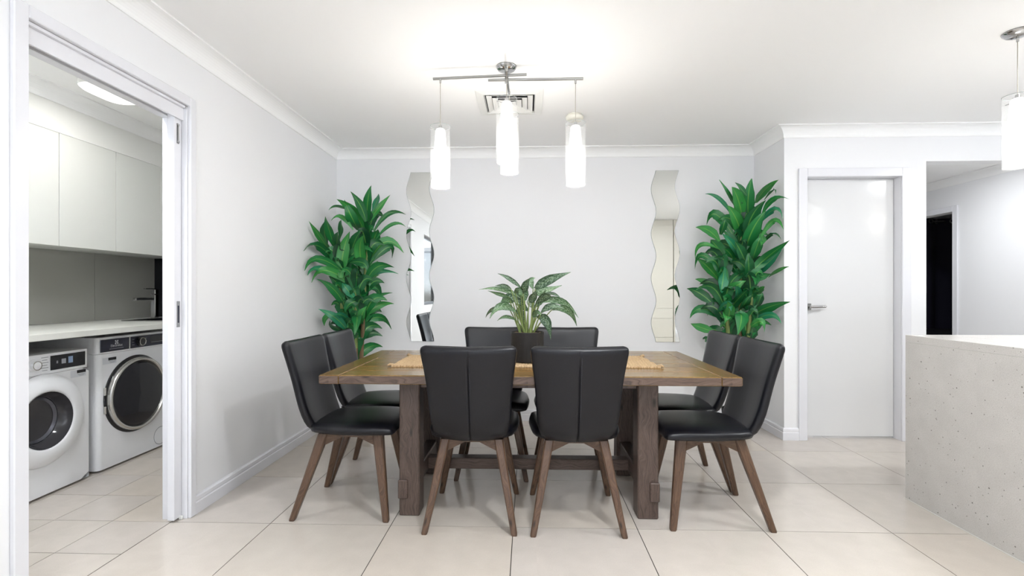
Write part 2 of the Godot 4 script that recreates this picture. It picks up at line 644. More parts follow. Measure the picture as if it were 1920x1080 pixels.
# ---------------------------------------------------------------- shell
func build_shell() -> void:
	var w: Material = M.wall_paint
	# floor: base of grout, tiles on it
	var fl := struct("floor", slab(Vector3(-3.5, -0.16, -8.2), Vector3(8.0, -0.0014, 5.2)), M.grout)
	var x0 := -0.0714
	var z0 := -2.384
	var big := {}
	var joined := st_new()
	for i in range(-3, 14):
		for j in range(-12, 10):
			var xa := maxf(x0 + 0.6 * i, -1.7735)
			var xb := x0 + 0.6 * (i + 1)
			var zb := z0 - 0.6 * j
			var za := zb - 0.6
			if zb > 5.2 or za < -8.2 or xb > 8.0: continue
			var g := 0.0019
			var c := Vector3((xa + xb) * 0.5, -0.006, (za + zb) * 0.5)
			var size := Vector3(xb - xa - 2 * g, 0.012, 0.6 - 2 * g)
			if za < -4.9 or zb > 0.7 or xa > 3.4:
				add_box(joined, c, size)
				continue
			var key := "%.3f" % size.x
			if not big.has(key): big[key] = box(size)
			part("tile", big[key], M["tile_%d" % ((i * 7 + j * 5 + 70) % 4)], fl, c)
	var rest := part("tiles", joined.commit(), M.tile_0, fl)
	rest.set_meta("kind", "stuff")
	var small := box(Vector3(0.2966, 0.012, 0.2966))
	for i in 6:
		for j in range(-5, 7):
			part("laundry_tile", small, M["tile_%d" % ((i * 3 + j * 5 + 50) % 4)], fl, Vector3(-1.775 - 0.3 * (i + 0.5), -0.006, z0 - 0.3 * (j + 0.5)))
	# ceiling
	# (one mesh with a square hole for the air duct)
	var cs := st_new()
	for q in [[-3.6, -8.3, 8.1, -3.447], [-3.6, -3.123, 8.1, 5.3], [-3.6, -3.447, -0.28, -3.123], [0.044, -3.447, 8.1, -3.123]]:
		add_box(cs, Vector3((q[0] + q[2]) / 2.0, H + 0.075, (q[1] + q[3]) / 2.0), Vector3(q[2] - q[0], 0.15, q[3] - q[1]))
	struct("ceiling", cs.commit(), M.ceiling_paint)
	# left wall: solid from the pocket end to the back corner, then the pocket, the doorway, and on to the living end with a window
	struct("wall_left", slab(Vector3(-1.84, 0, ZB), Vector3(XL, H, -3.2)), w)
	struct("wall_left_pocket", slab(Vector3(-1.7455, 0, -3.2), Vector3(XL, H, -2.425)), w)
	struct("wall_left_pocket_back", slab(Vector3(-1.84, 0, -3.2), Vector3(-1.786, H, -2.425)), M.laundry_wall)
	struct("wall_left_head", slab(Vector3(-1.84, 2.082, -2.425), Vector3(XL, H, -1.625)), w)
	struct("wall_left_pier", slab(Vector3(-1.84, 0, -1.625), Vector3(XL, H, -0.62)), w)
	struct("wall_left_under_window", slab(Vector3(-1.84, 0, -0.62), Vector3(XL, 0.92, 1.4)), w)
	struct("wall_left_over_window", slab(Vector3(-1.84, 2.1, -0.62), Vector3(XL, H, 1.4)), w)
	struct("wall_left_living", slab(Vector3(-1.84, 0, 1.4), Vector3(XL, H, 4.6)), w)
	window("window_1", Vector3(-1.78, 0.92, -0.62), Vector3(-1.78, 2.1, 1.4), 2)
	# back wall, alcove return, door wall
	struct("wall_back", slab(Vector3(-1.84, 0, ZB - 0.11), Vector3(XR, H, ZB)), w)
	struct("wall_alcove", slab(Vector3(XR, 0, ZB - 0.11), Vector3(XR + 0.1, H, ZD)), w)
	struct("wall_door", slab(Vector3(XR + 0.1, 0, ZD - 0.11), Vector3(2.135, H, ZD)), w)
	struct("wall_door_pier", slab(Vector3(2.874, 0, ZD - 0.11), Vector3(3.05, H, ZD)), w)
	struct("wall_door_head", slab(Vector3(2.135, 2.045, ZD - 0.11), Vector3(2.874, H, ZD)), w)
	struct("wall_hall_head", slab(Vector3(3.05, 2.145, ZD - 0.11), Vector3(4.76, H, ZD)), w)
	struct("wall_kitchen_end", slab(Vector3(4.76, 0, ZD - 0.11), Vector3(6.3, H, ZD)), w)
	struct("wall_cupboard_side", slab(Vector3(2.94, 0, -6.8), Vector3(3.05, H, ZD - 0.11)), w)
	# hall and bedroom
	struct("wall_hall", slab(Vector3(4.76, 0, -5.64), Vector3(4.87, H, ZD - 0.11)), w)
	struct("wall_hall_over_door", slab(Vector3(4.76, 2.04, -6.46), Vector3(4.87, H, -5.64)), w)
	struct("wall_hall_far", slab(Vector3(4.76, 0, -7.9), Vector3(4.87, H, -6.46)), w)
	struct("wall_hall_end", slab(Vector3(2.94, 0, -8.0), Vector3(4.87, H, -7.9)), w)
	struct("wall_hall_side", slab(Vector3(2.94, 0, -7.9), Vector3(3.05, H, -6.8)), w)
	struct("wall_bedroom_back", slab(Vector3(4.87, 0, -7.75), Vector3(7.9, H, -7.62)), w)
	struct("wall_bedroom_right", slab(Vector3(7.8, 0, -7.62), Vector3(7.9, H, ZD - 0.11)), w)
	struct("wall_bedroom_front", slab(Vector3(6.3, 0, ZD - 0.11), Vector3(7.8, H, ZD)), w)
	# kitchen and living end
	struct("wall_right", slab(Vector3(6.3, 0, ZD), Vector3(6.42, H, -3.3)), w)
	struct("wall_right_living", slab(Vector3(6.3, 0, -0.2), Vector3(6.42, H, 4.6)), w)
	struct("wall_right_head", slab(Vector3(6.3, 2.1, -3.3), Vector3(6.42, H, -0.2)), w)
	window("window_3", Vector3(6.36, 0.0, -3.3), Vector3(6.36, 2.1, -0.2), 3)  # out of view, placed to light the left wall and floor
	struct("wall_kitchen_back", slab(Vector3(1.72, 0, 0.62), Vector3(3.5, H, 0.74)), w)
	struct("wall_rear", slab(Vector3(-1.84, 0, 4.6), Vector3(-1.45, H, 4.72)), w)
	struct("wall_rear_pier", slab(Vector3(1.75, 0, 4.6), Vector3(2.2, H, 4.72)), w)
	struct("wall_rear_corner", slab(Vector3(5.9, 0, 4.6), Vector3(6.42, H, 4.72)), w)
	struct("wall_rear_head", slab(Vector3(-1.45, 2.25, 4.6), Vector3(1.75, H, 4.72)), w)
	struct("wall_rear_head_right", slab(Vector3(2.2, 2.25, 4.6), Vector3(5.9, H, 4.72)), w)
	window("window_2", Vector3(-1.45, 0.0, 4.66), Vector3(1.75, 2.25, 4.66), 3)  # out of view, lets daylight in from behind the camera
	window("window_4", Vector3(2.2, 0.0, 4.66), Vector3(5.9, 2.25, 4.66), 3)  # out of view, widens the daylight from the rear
	var gr := struct("ground_outside", slab(Vector3(-30, -0.3, -30), Vector3(30, -0.17, 40)), M.pale_ground)  # unseen ground, kept bright to throw light up to the ceiling
	gr.set_meta("label", "unseen pale ground outside, bouncing daylight in through the windows")
	# laundry
	struct("wall_laundry_left", slab(Vector3(-3.46, 0, -4.38), Vector3(-3.34, H, -0.6)), M.laundry_wall)
	struct("wall_laundry_end", slab(Vector3(-3.34, 0, -4.38), Vector3(-1.84, H, -4.28)), M.laundry_wall)
	struct("wall_laundry_near", slab(Vector3(-3.46, 0, -0.6), Vector3(-2.92, H, -0.5)), M.laundry_wall)
	struct("wall_laundry_near_pier", slab(Vector3(-1.98, 0, -0.6), Vector3(-1.84, H, -0.5)), M.laundry_wall)
	struct("wall_laundry_near_head", slab(Vector3(-2.92, 2.1, -0.6), Vector3(-1.98, H, -0.5)), M.laundry_wall)
	window("window_5", Vector3(-2.92, 0.0, -0.55), Vector3(-1.98, 2.1, -0.55), 1)  # unseen opening, placed to brighten the laundry
	mouldings()
	doorways()

func window(called: String, lo: Vector3, hi: Vector3, panes: int) -> void:
	var along := 2 if absf(hi.z - lo.z) > absf(hi.x - lo.x) else 0
	var o := Node3D.new()
	o.name = called
	add_child(o)
	o.set_meta("kind", "structure")
	o.set_meta("label", "black framed window out of direct view, letting daylight into the rooms")
	var t := 0.05
	var length: float = hi[along] - lo[along]
	var hgt := hi.y - lo.y
	for k in panes + 1:
		var c := (lo + hi) * 0.5
		c[along] = lo[along] + length * k / panes
		c[along] = clampf(c[along], lo[along] + t / 2, hi[along] - t / 2)
		part("mullion", box(Vector3(t, hgt, t)), M.frame_black, o, c)
	for y in [lo.y + t / 2, hi.y - t / 2]:
		var c := (lo + hi) * 0.5
		c.y = y
		var s := Vector3(t * 0.9, t, t * 0.9)
		s[along] = length
		part("rail", box(s), M.frame_black, o, c)
	for k in panes:
		var c := (lo + hi) * 0.5
		c[along] = lo[along] + length * (k + 0.5) / panes
		var s := Vector3(0.006, hgt - 2 * t, 0.006)
		s[along] = length / panes - t
		part("pane", box(s), M.window_glass, o, c)

func mouldings() -> void:
	var cove := [Vector2(0, H - 0.082), Vector2(0.006, H - 0.082)]
	for k in 9:
		var a := PI * 0.5 * k / 8.0
		cove.append(Vector2(0.078 - 0.070 * cos(a), H - 0.076 + 0.068 * sin(a)))
	cove.append_array([Vector2(0.084, H - 0.008), Vector2(0.084, H), Vector2(0, H)])
	var sk := [Vector2(0, 0.0005), Vector2(0.016, 0.0005), Vector2(0.016, 0.058), Vector2(0.012, 0.062), Vector2(0.012, 0.066), Vector2(0.0135, 0.069), Vector2(0.0135, 0.086), Vector2(0.009, 0.092), Vector2(0, 0.094)]
	var t: Material = M.ceiling_paint
	var s: Material = M.trim_gloss
	struct("trim_1", moulding(cove, Vector2(XL, 4.6), Vector2(XL, ZB), Vector2(1, 0), 0, -1), t)
	struct("trim_2", moulding(cove, Vector2(XL, ZB), Vector2(XR, ZB), Vector2(0, 1), 1, -1), t)
	struct("trim_3", moulding(cove, Vector2(XR, ZB), Vector2(XR, ZD), Vector2(-1, 0), 1, 1), t)
	struct("trim_4", moulding(cove, Vector2(XR, ZD), Vector2(6.3, ZD), Vector2(0, 1), -1, -1), t)
	struct("trim_5", moulding(cove, Vector2(4.76, -7.9), Vector2(4.76, ZD - 0.11), Vector2(-1, 0), 1, -1), t)
	struct("trim_6", moulding(cove, Vector2(-2.965, -4.28), Vector2(-2.965, -0.6), Vector2(1, 0), 1, -1), t)
	struct("baseboard_left", moulding(sk, Vector2(XL, -2.466), Vector2(XL, ZB), Vector2(1, 0), 0, -1), s)
	struct("baseboard_back", moulding(sk, Vector2(XL, ZB), Vector2(XR, ZB), Vector2(0, 1), 1, -1), s)
	struct("baseboard_alcove", moulding(sk, Vector2(XR, ZB), Vector2(XR, ZD), Vector2(-1, 0), 1, 1), s)
	struct("baseboard_door", moulding(sk, Vector2(XR, ZD), Vector2(2.085, ZD), Vector2(0, 1), -1, 0), s)
	struct("baseboard_hall", moulding(sk, Vector2(4.76, -5.57), Vector2(4.76, ZD - 0.11), Vector2(-1, 0), 0, 0), s)

func doorways() -> void:
	var s: Material = M.trim_gloss
	# laundry doorway: architraves on the room side, split jamb, pelmet board over the sliding leaf
	var d1 := thing("door_1", "white door surround of the laundry doorway", "", Vector3.ZERO)
	d1.set_meta("kind", "structure")
	part("architrave", slab(Vector3(XL, 0, -2.466), Vector3(XL + 0.018, 2.128, -2.425), 0.003), s, d1)
	part("architrave", slab(Vector3(XL, 0, -1.622), Vector3(XL + 0.018, 2.128, -1.572), 0.003), s, d1)
	part("architrave", slab(Vector3(XL, 2.082, -2.425), Vector3(XL + 0.018, 2.128, -1.622), 0.003), s, d1)
	part("jamb", slab(Vector3(-1.746, 0, -2.425), Vector3(XL + 0.002, 2.08, -2.419), 0.001), s, d1)
	part("jamb", slab(Vector3(-1.838, 0, -2.425), Vector3(-1.788, 2.08, -2.409), 0.001), s, d1)
	part("jamb", slab(Vector3(-1.838, 0, -1.632), Vector3(XL, 2.08, -1.622), 0.001), s, d1)
	part("jamb", slab(Vector3(-1.838, 2.068, -2.409), Vector3(XL, 2.08, -1.632), 0.001), s, d1)
	part("pelmet", slab(Vector3(-1.745, 2.008, -2.419), Vector3(-1.734, 2.068, -1.632), 0.001), s, d1)
	part("pelmet", slab(Vector3(-1.838, 2.02, -2.409), Vector3(-1.792, 2.068, -1.632), 0.001), s, d1)
	part("track", slab(Vector3(-1.782, 2.04, -2.41), Vector3(-1.75, 2.067, -1.64), 0.001), M.satin_nickel, d1)
	part("floor_guide", slab(Vector3(-1.752, 0.001, -2.417), Vector3(-1.736, 0.02, -2.405), 0.002), M.plastic_white, d1)
	# sliding leaf
	var d2 := thing("door_2", "white sliding laundry door standing open in its wall pocket", "", Vector3.ZERO)
	d2.set_meta("kind", "structure")
	part("door_leaf", slab(Vector3(-1.7825, 0.012, -3.12), Vector3(-1.7475, 2.035, -2.368), 0.002), s, d2)
	var fp := part("flush_pull", slab(Vector3(-1.7475, 0.968, -2.408), Vector3(-1.7462, 1.098, -2.386), 0.0004), M.satin_nickel, d2)
	part("dark_slot", slab(Vector3(-1.7465, 0.99, -2.402), Vector3(-1.7458, 1.076, -2.392)), M.navy_panel, fp)  # flat dark plate standing for the slot of the pull
	var ep := part("edge_pull", slab(Vector3(-1.7475, 1.885, -2.402), Vector3(-1.7455, 1.985, -2.385), 0.0005), M.satin_nickel, d2)
	part("finger_bar", tube([Vector3(-1.741, 1.893, -2.391), Vector3(-1.741, 1.978, -2.391)], 0.003, 8), M.chrome, ep)
	part("screw", box(Vector3(0.006, 0.012, 0.014), 0.002), M.chrome, ep, Vector3(-1.7435, 1.894, -2.393))
	part("screw", box(Vector3(0.006, 0.012, 0.014), 0.002), M.chrome, ep, Vector3(-1.7435, 1.978, -2.393))
	# flush door in the door wall
	var d3 := thing("door_3", "white flush door with chrome lever handle", "", Vector3.ZERO)
	d3.set_meta("kind", "structure")
	var xa := 2.149
	var xb := 2.860
	var top := 2.03
	part("architrave", slab(Vector3(2.085, 0, ZD), Vector3(xa, 2.095, ZD + 0.018), 0.003), s, d3)
	part("architrave", slab(Vector3(xb, 0, ZD), Vector3(2.925, 2.095, ZD + 0.018), 0.003), s, d3)
	part("architrave", slab(Vector3(xa, top, ZD), Vector3(xb, 2.095, ZD + 0.018), 0.003), s, d3)
	part("jamb", slab(Vector3(2.135, 0, ZD - 0.11), Vector3(xa, 2.045, ZD), 0.001), s, d3)
	part("jamb", slab(Vector3(xb, 0, ZD - 0.11), Vector3(2.874, 2.045, ZD), 0.001), s, d3)
	part("jamb", slab(Vector3(xa, top, ZD - 0.11), Vector3(xb, 2.045, ZD), 0.001), s, d3)
	part("door_leaf", slab(Vector3(xa + 0.003, 0.012, ZD - 0.108), Vector3(xb - 0.003, top - 0.003, ZD - 0.072), 0.002), M.door_gloss, d3)
	var zf := ZD - 0.072
	var rose := part("handle_rose", box(Vector3(0.05, 0.05, 0.008), 0.003), M.satin_nickel, d3, Vector3(xa + 0.05, 1.028, zf + 0.004))
	part("handle_neck", tube([Vector3(0, 0, 0.002), Vector3(0, 0, 0.045)], 0.011, 14), M.satin_nickel, rose)
	part("lever", tube([Vector3(-0.012, 0, 0.05), Vector3(0.03, 0, 0.052), Vector3(0.105, 0.003, 0.05), Vector3(0.112, 0.003, 0.049)], [0.011, 0.0115, 0.0105, 0.006], 14), M.chrome, rose)
	part("coat_hook", tube([Vector3(xa + 0.012, 1.965, zf), Vector3(xa + 0.012, 1.963, zf + 0.012), Vector3(xa + 0.013, 1.972, zf + 0.02)], 0.004, 8), M.satin_nickel, d3)
	# bedroom doorway on the hall wall
	var d4 := thing("door_4", "white door surround of the dark bedroom doorway in the hall", "", Vector3.ZERO)
	d4.set_meta("kind", "structure")
	part("architrave", slab(Vector3(4.742, 0, -5.64), Vector3(4.76, 2.105, -5.575), 0.003), s, d4)
	part("architrave", slab(Vector3(4.742, 0, -6.525), Vector3(4.76, 2.105, -6.46), 0.003), s, d4)
	part("architrave", slab(Vector3(4.742, 2.04, -6.46), Vector3(4.76, 2.105, -5.64), 0.003), s, d4)

# ---------------------------------------------------------------- table
func build_table() -> void:
	var t := thing("dining_table", "rustic brown timber trestle dining table with breadboard ends", "table", Vector3(0, 0, -2.83))
	var y1 := 0.745
	var th := 0.044
	var y := y1 - th / 2
	var n := 7
	var hw := 0.502
	var inner := 0.908
	rng.seed = 5
	var dz := (2 * hw) / n
	for k in n:
		var zc := -hw + dz * (k + 0.5)
		var st := st_new()
		add_box(st, Vector3(0.3 * k, 0.61 * k, 0.23 * k), Vector3(inner * 2 - 0.002, th, dz - 0.0015), 0.003, 0)
		var front := k == n - 1 or k == 0
		part("plank", st.commit(), M.table_edge if false else M["table_top_%d" % (k % 3)], t, Vector3(0, y, zc) - Vector3(0.3 * k, 0.61 * k, 0.23 * k))
		if front:
			part("edge_strip", box(Vector3(inner * 2 - 0.002, th - 0.008, 0.003), 0.001, 0), M.table_edge, t, Vector3(0, y - 0.001, zc + (dz / 2 + 0.0005) * signf(zc)))
	for s in [-1.0, 1.0]:
		var xc: float = s * (inner + 0.0485)
		part("end_board", box(Vector3(0.097, th, 2 * hw + 0.004), 0.004, 2, Vector3(0, s * 0.5, 0)), M.table_top_1, t, Vector3(xc, y - s * 0.5, 0))
		part("edge_strip", box(Vector3(0.003, th - 0.008, 2 * hw - 0.004), 0.001, 2), M.table_edge, t, Vector3(s * (inner + 0.0975), y - 0.001, 0))
		for q in [-1.0, 1.0]:
			part("edge_strip", box(Vector3(0.09, th - 0.008, 0.003), 0.001, 0), M.table_edge, t, Vector3(xc, y - 0.001, q * (hw + 0.0025)))
	for sx in [-1.0, 1.0]:
		for sz in [-1.0, 1.0]:
			part("leg", box(Vector3(0.104, y1 - th, 0.108), 0.005, 1, Vector3(sx * 0.7 + sz * 0.3, 0, sz * 0.2)), M.table_leg, t, Vector3(sx * 0.605 - (sx * 0.7 + sz * 0.3), (y1 - th) / 2, sz * 0.29 - sz * 0.2))
		part("side_rail", box(Vector3(0.07, 0.09, 0.472), 0.004, 2), M.table_leg, t, Vector3(sx * 0.605, 0.17, 0))
		part("top_rail", box(Vector3(0.08, 0.07, 0.472), 0.003, 2), M.table_leg, t, Vector3(sx * 0.605, 0.663, 0))
		for sz in [-1.0, 1.0]:
			part("tenon_block", box(Vector3(0.048, 0.095, 0.09), 0.004, 2), M.table_leg, t, Vector3(sx * 0.636, 0.14, sz * 0.315))
	for sz in [-1.0, 1.0]:
		part("apron", box(Vector3(1.06, 0.03, 0.022), 0.002, 0), M.table_edge, t, Vector3(0, 0.685, sz * 0.40))
	part("stretcher", box(Vector3(1.142, 0.062, 0.07), 0.003, 0), M.table_leg, t, Vector3(0, 0.163, 0))

# ---------------------------------------------------------------- chairs
var back_mesh: ArrayMesh
var seat_mesh: ArrayMesh
var chair_proto: Node3D

func curve_at(keys: Array, t: float, col: int) -> float:
	for i in keys.size() - 1:
		if t <= keys[i + 1][0]:
			var a: Array = keys[i]
			var b: Array = keys[i + 1]
			var u: float = (t - a[0]) / (b[0] - a[0])
			var p0: float = keys[maxi(i - 1, 0)][col]
			var p3: float = keys[mini(i + 2, keys.size() - 1)][col]
			var m1: float = (b[col] - p0) * 0.5
			var m2: float = (p3 - a[col]) * 0.5
			var u2 := u * u
			var u3 := u2 * u
			return (2 * u3 - 3 * u2 + 1) * a[col] + (u3 - 2 * u2 + u) * m1 + (-2 * u3 + 3 * u2) * b[col] + (u3 - u2) * m2
	return keys[-1][col]

func section(c: Vector3, nx: Vector3, nn: Vector3, w: float, th: float, bend: float, groove: float, side_pow: float) -> Array:
	# rounded bar: wide along nx, thick along nn; bend lifts the edges along nn; groove pinches the middle of the -nn face
	var r := []
	var us := [-0.97, -0.85, -0.65, -0.4, -0.2, -0.06, -0.022, -0.01, 0.0, 0.01, 0.022, 0.06, 0.2, 0.4, 0.65, 0.85, 0.97]
	for side in [-1.0, 1.0]:
		for i in us.size():
			var u: float = us[i] if side < 0 else us[us.size() - 1 - i]
			var tt: float = th * pow(maxf(0.0, 1.0 - pow(absf(u), side_pow)), 1.0 / side_pow)
			var off: float = side * tt + bend * u * u
			if side < 0 and absf(u) < 0.015: off += groove
			r.append(c + nx * (u * w) + nn * off)
		r.append(c + nx * (-side * w) + nn * bend)
	return r

func make_chair_meshes() -> void:
	# backrest: keys of [t, z, y, half width, half thickness, bend]
	var keys := [
		[0.0, 0.118, 0.428, 0.100, 0.010, 0.004],
		[0.05, 0.140, 0.432, 0.155, 0.020, 0.012],
		[0.14, 0.176, 0.462, 0.183, 0.025, 0.016],
		[0.30, 0.214, 0.545, 0.195, 0.026, 0.02],
		[0.60, 0.252, 0.705, 0.206, 0.025, 0.02],
		[0.88, 0.284, 0.838, 0.224, 0.025, 0.02],
		[0.95, 0.292, 0.868, 0.226, 0.024, 0.02],
		[0.985, 0.296, 0.883, 0.219, 0.018, 0.02],
		[1.0, 0.298, 0.890, 0.203, 0.005, 0.02]]
	var rings := []
	var ts := [0.0, 0.02, 0.05, 0.09, 0.14, 0.2, 0.26, 0.32, 0.4, 0.48, 0.56, 0.64, 0.72, 0.8, 0.86, 0.91, 0.95, 0.968, 0.98, 0.99, 0.996, 1.0]
	for t in ts:
		var c := Vector3(0, curve_at(keys, t, 2), curve_at(keys, t, 1))
		var e := 0.004
		var c2 := Vector3(0, curve_at(keys, minf(1.0, t + e), 2), curve_at(keys, minf(1.0, t + e), 1))
		var c0 := Vector3(0, curve_at(keys, maxf(0.0, t - e), 2), curve_at(keys, maxf(0.0, t - e), 1))
		var tan := (c2 - c0).normalized()
		var nn := Vector3(0, tan.z, -tan.y)   # towards the sitter (-z)
		if nn.z > 0: nn = -nn
		var g := 0.006 if t < 0.86 else 0.0015
		rings.append(section(c, Vector3.RIGHT, nn, curve_at(keys, t, 3), curve_at(keys, t, 4), curve_at(keys, t, 5), g if t > 0.03 and t < 0.97 else 0.0, 5.0))
	back_mesh = loft(rings)
	var sk := [
		[0.0, 0.175, 0.452, 0.150, 0.010, 0.0],
		[0.06, 0.150, 0.450, 0.190, 0.026, 0.002],
		[0.20, 0.085, 0.449, 0.216, 0.033, 0.003],
		[0.50, -0.050, 0.450, 0.232, 0.036, 0.002],
		[0.80, -0.185, 0.451, 0.228, 0.035, 0.0],
		[0.92, -0.243, 0.449, 0.221, 0.030, -0.002],
		[0.97, -0.262, 0.446, 0.212, 0.022, -0.003],
		[1.0, -0.272, 0.443, 0.190, 0.006, -0.003]]
	rings = []
	for t in [0.0, 0.03, 0.06, 0.12, 0.2, 0.3, 0.4, 0.5, 0.6, 0.7, 0.8, 0.87, 0.92, 0.95, 0.97, 0.985, 0.995, 1.0]:
		var c := Vector3(0, curve_at(sk, t, 2), curve_at(sk, t, 1))
		rings.append(section(c, Vector3.RIGHT, Vector3.UP, curve_at(sk, t, 3), curve_at(sk, t, 4), curve_at(sk, t, 5), 0.0, 3.4))
	seat_mesh = loft(rings)

func leg_mesh(top: Vector3, foot: Vector3, ta: Vector2, fa: Vector2) -> ArrayMesh:
	var rings := []
	for k in 5:
		var u: float = [0.0, 0.35, 0.7, 0.985, 1.0][k]
		var c := top.lerp(foot, u)
		var s := ta.lerp(fa, u)
		if k == 4: s *= 0.86
		var b := 0.3
		var r := []
		for q in [[1, 1 - b], [1 - b, 1], [-1 + b, 1], [-1, 1 - b], [-1, -1 + b], [-1 + b, -1], [1 - b, -1], [1, -1 + b]]:
			r.append(c + Vector3(q[0] * s.x * 0.5, 0, q[1] * s.y * 0.5))
		rings.append(r)
	return loft(rings, true, true)

func arch(half: float, thick: float) -> ArrayMesh:
	var p := PackedVector2Array([Vector2(-half, 0.418), Vector2(-half, 0.362), Vector2(-half + 0.012, 0.360), Vector2(-half * 0.28, 0.402), Vector2(half * 0.28, 0.402), Vector2(half - 0.012, 0.360), Vector2(half, 0.362), Vector2(half, 0.418)])
	return extrude(p, -thick / 2, thick / 2)

func make_chair() -> Node3D:
	make_chair_meshes()
	var t := Node3D.new()
	t.name = numbered("dining_chair")
	add_child(t)
	tag(t, "", "chair", "black leather dining chairs around the table")
	var bk := part("backrest", back_mesh, M.leather, t)
	# stitched seam down the middle of the back
	var st := st_new()
	var zs := [[0.46, 0.2045], [0.545, 0.241], [0.64, 0.2655], [0.705, 0.279], [0.79, 0.2995], [0.845, 0.3125]]
	for k in 44:
		var y := 0.475 + k * 0.0085
		var z := 0.0
		for i in zs.size() - 1:
			if y >= zs[i][0] and y <= zs[i + 1][0]: z = lerpf(zs[i][1], zs[i + 1][1], (y - zs[i][0]) / (zs[i + 1][0] - zs[i][0]))
		if z == 0.0: continue
		add_box(st, Vector3(0.0075, y, z - 0.0003), Vector3(0.0014, 0.005, 0.0014))
	part("stitching", st.commit(), M.stitch, bk)
	part("seat", seat_mesh, M.leather, t)
	for sx in [-1.0, 1.0]:
		part("leg", leg_mesh(Vector3(sx * 0.132, 0.418, 0.108), Vector3(sx * 0.213, 0.0, 0.237), Vector2(0.046, 0.052), Vector2(0.028, 0.03)), M.chair_leg, t)
		part("leg", leg_mesh(Vector3(sx * 0.132, 0.418, -0.172), Vector3(sx * 0.213, 0.0, -0.237), Vector2(0.046, 0.052), Vector2(0.028, 0.03)), M.chair_leg, t)
		part("side_rail", arch(0.14, 0.024), M.chair_leg, t, Vector3(sx * 0.138, 0, -0.032), Vector3(0, PI / 2, 0))
	part("cross_rail", arch(0.132, 0.024), M.chair_leg, t, Vector3(0, 0, 0.112))
	part("cross_rail", arch(0.132, 0.024), M.chair_leg, t, Vector3(0, 0, -0.174))
	return t

func build_chairs() -> void:
	var spots := [
		[-0.276, -2.542, 0.0, "black leather dining chair on the long side opposite the mirrors, towards the laundry"],
		[0.238, -2.536, 0.0, "black leather dining chair on the long side opposite the mirrors, towards the island"],
		[-0.942, -2.632, PI / 2 * -1.0, "black leather dining chair at the laundry end of the table, beside the sliding door"],
		[-0.942, -3.098, PI / 2 * -1.0, "black leather dining chair at the laundry end of the table, beside the tall plant"],
		[0.933, -2.59, PI / 2, "black leather dining chair at the island end of the table, beside the stone island"],
		[0.933, -3.055, PI / 2, "black leather dining chair at the island end of the table, beside the tall plant"],
		[-0.222, -3.2, PI, "black leather dining chair on the mirror wall side of the table, towards the laundry"],
		[0.272, -3.2, PI, "black leather dining chair on the mirror wall side of the table, towards the white door"]]
	chair_proto = make_chair()
	for i in spots.size():
		var o: Node3D = chair_proto
		if i > 0:
			o = chair_proto.duplicate()
			o.name = numbered("dining_chair")
			add_child(o)
		o.position = Vector3(spots[i][0], 0, spots[i][1])
		o.rotation.y = spots[i][2]
		o.set_meta("label", spots[i][3])

# ---------------------------------------------------------------- on the table
func build_runner() -> void:
	var y := 0.7455
	var t := thing("table_runner", "woven natural jute table runner with knotted corner fringe", "runner", Vector3(-0.018, y, -2.8))
	var nx := 500
	var nz := 84
	var lx := 1.42
	var lz := 0.43
	var v := PackedVector3Array()
	var uv := PackedVector2Array()
	var idx := PackedInt32Array()
	var wob := noise(1.0, 9, 2)
	for top in 2:
		for i in nx + 1:
			for j in nz + 1:
				var fx := float(i) / nx - 0.5
				var fz := float(j) / nz - 0.5
				var edge := 0.006 * wob.get_noise_2d(j * 0.35, i * 0.2)
				var x := fx * lx + (edge if absf(fx) > 0.49 else 0.0)
				var z := fz * lz + (edge if absf(fz) > 0.49 else 0.0)
				var row := z / 0.0154
				var h := absf(sin(PI * row)) * 0.0035 + 0.003 * sin(TAU * (x / 0.0165 + (0.5 if int(floor(row)) % 2 == 0 else 0.0) * 1.0 + row * 0.6))
				v.append(Vector3(x, (0.0042 + h + 0.001) if top == 0 else 0.0002, z))
				uv.append(Vector2(x, z))
	var off := (nx + 1) * (nz + 1)
	for i in nx:
		for j in nz:
			var a := i * (nz + 1) + j
			var b := a + 1
			var c := a + nz + 1
			var d := c + 1
			idx.append_array([a, b, d, a, d, c])
	var border := []
	for i in nx: border.append([i * (nz + 1), (i + 1) * (nz + 1)])
	for j in nz: border.append([nx * (nz + 1) + j, nx * (nz + 1) + j + 1])
	for i in nx: border.append([(nx - i) * (nz + 1) + nz, (nx - i - 1) * (nz + 1) + nz])
	for j in nz: border.append([nz - j, nz - j - 1])
	for e in border: idx.append_array([e[0], e[1], e[1] + off, e[0], e[1] + off, e[0] + off])
	part("weave", mesh_from(v, uv, idx), M.jute, t)
	for q in [[-1.0, 1.0], [1.0, 1.0], [-1.0, -1.0], [1.0, -1.0]]:
		part("corner_knot", tube([Vector3(q[0] * 0.70, 0.008, q[1] * 0.195), Vector3(q[0] * 0.718, 0.011, q[1] * 0.207), Vector3(q[0] * 0.728, 0.007, q[1] * 0.213)], [0.007, 0.009, 0.004], 8), M.jute, t)

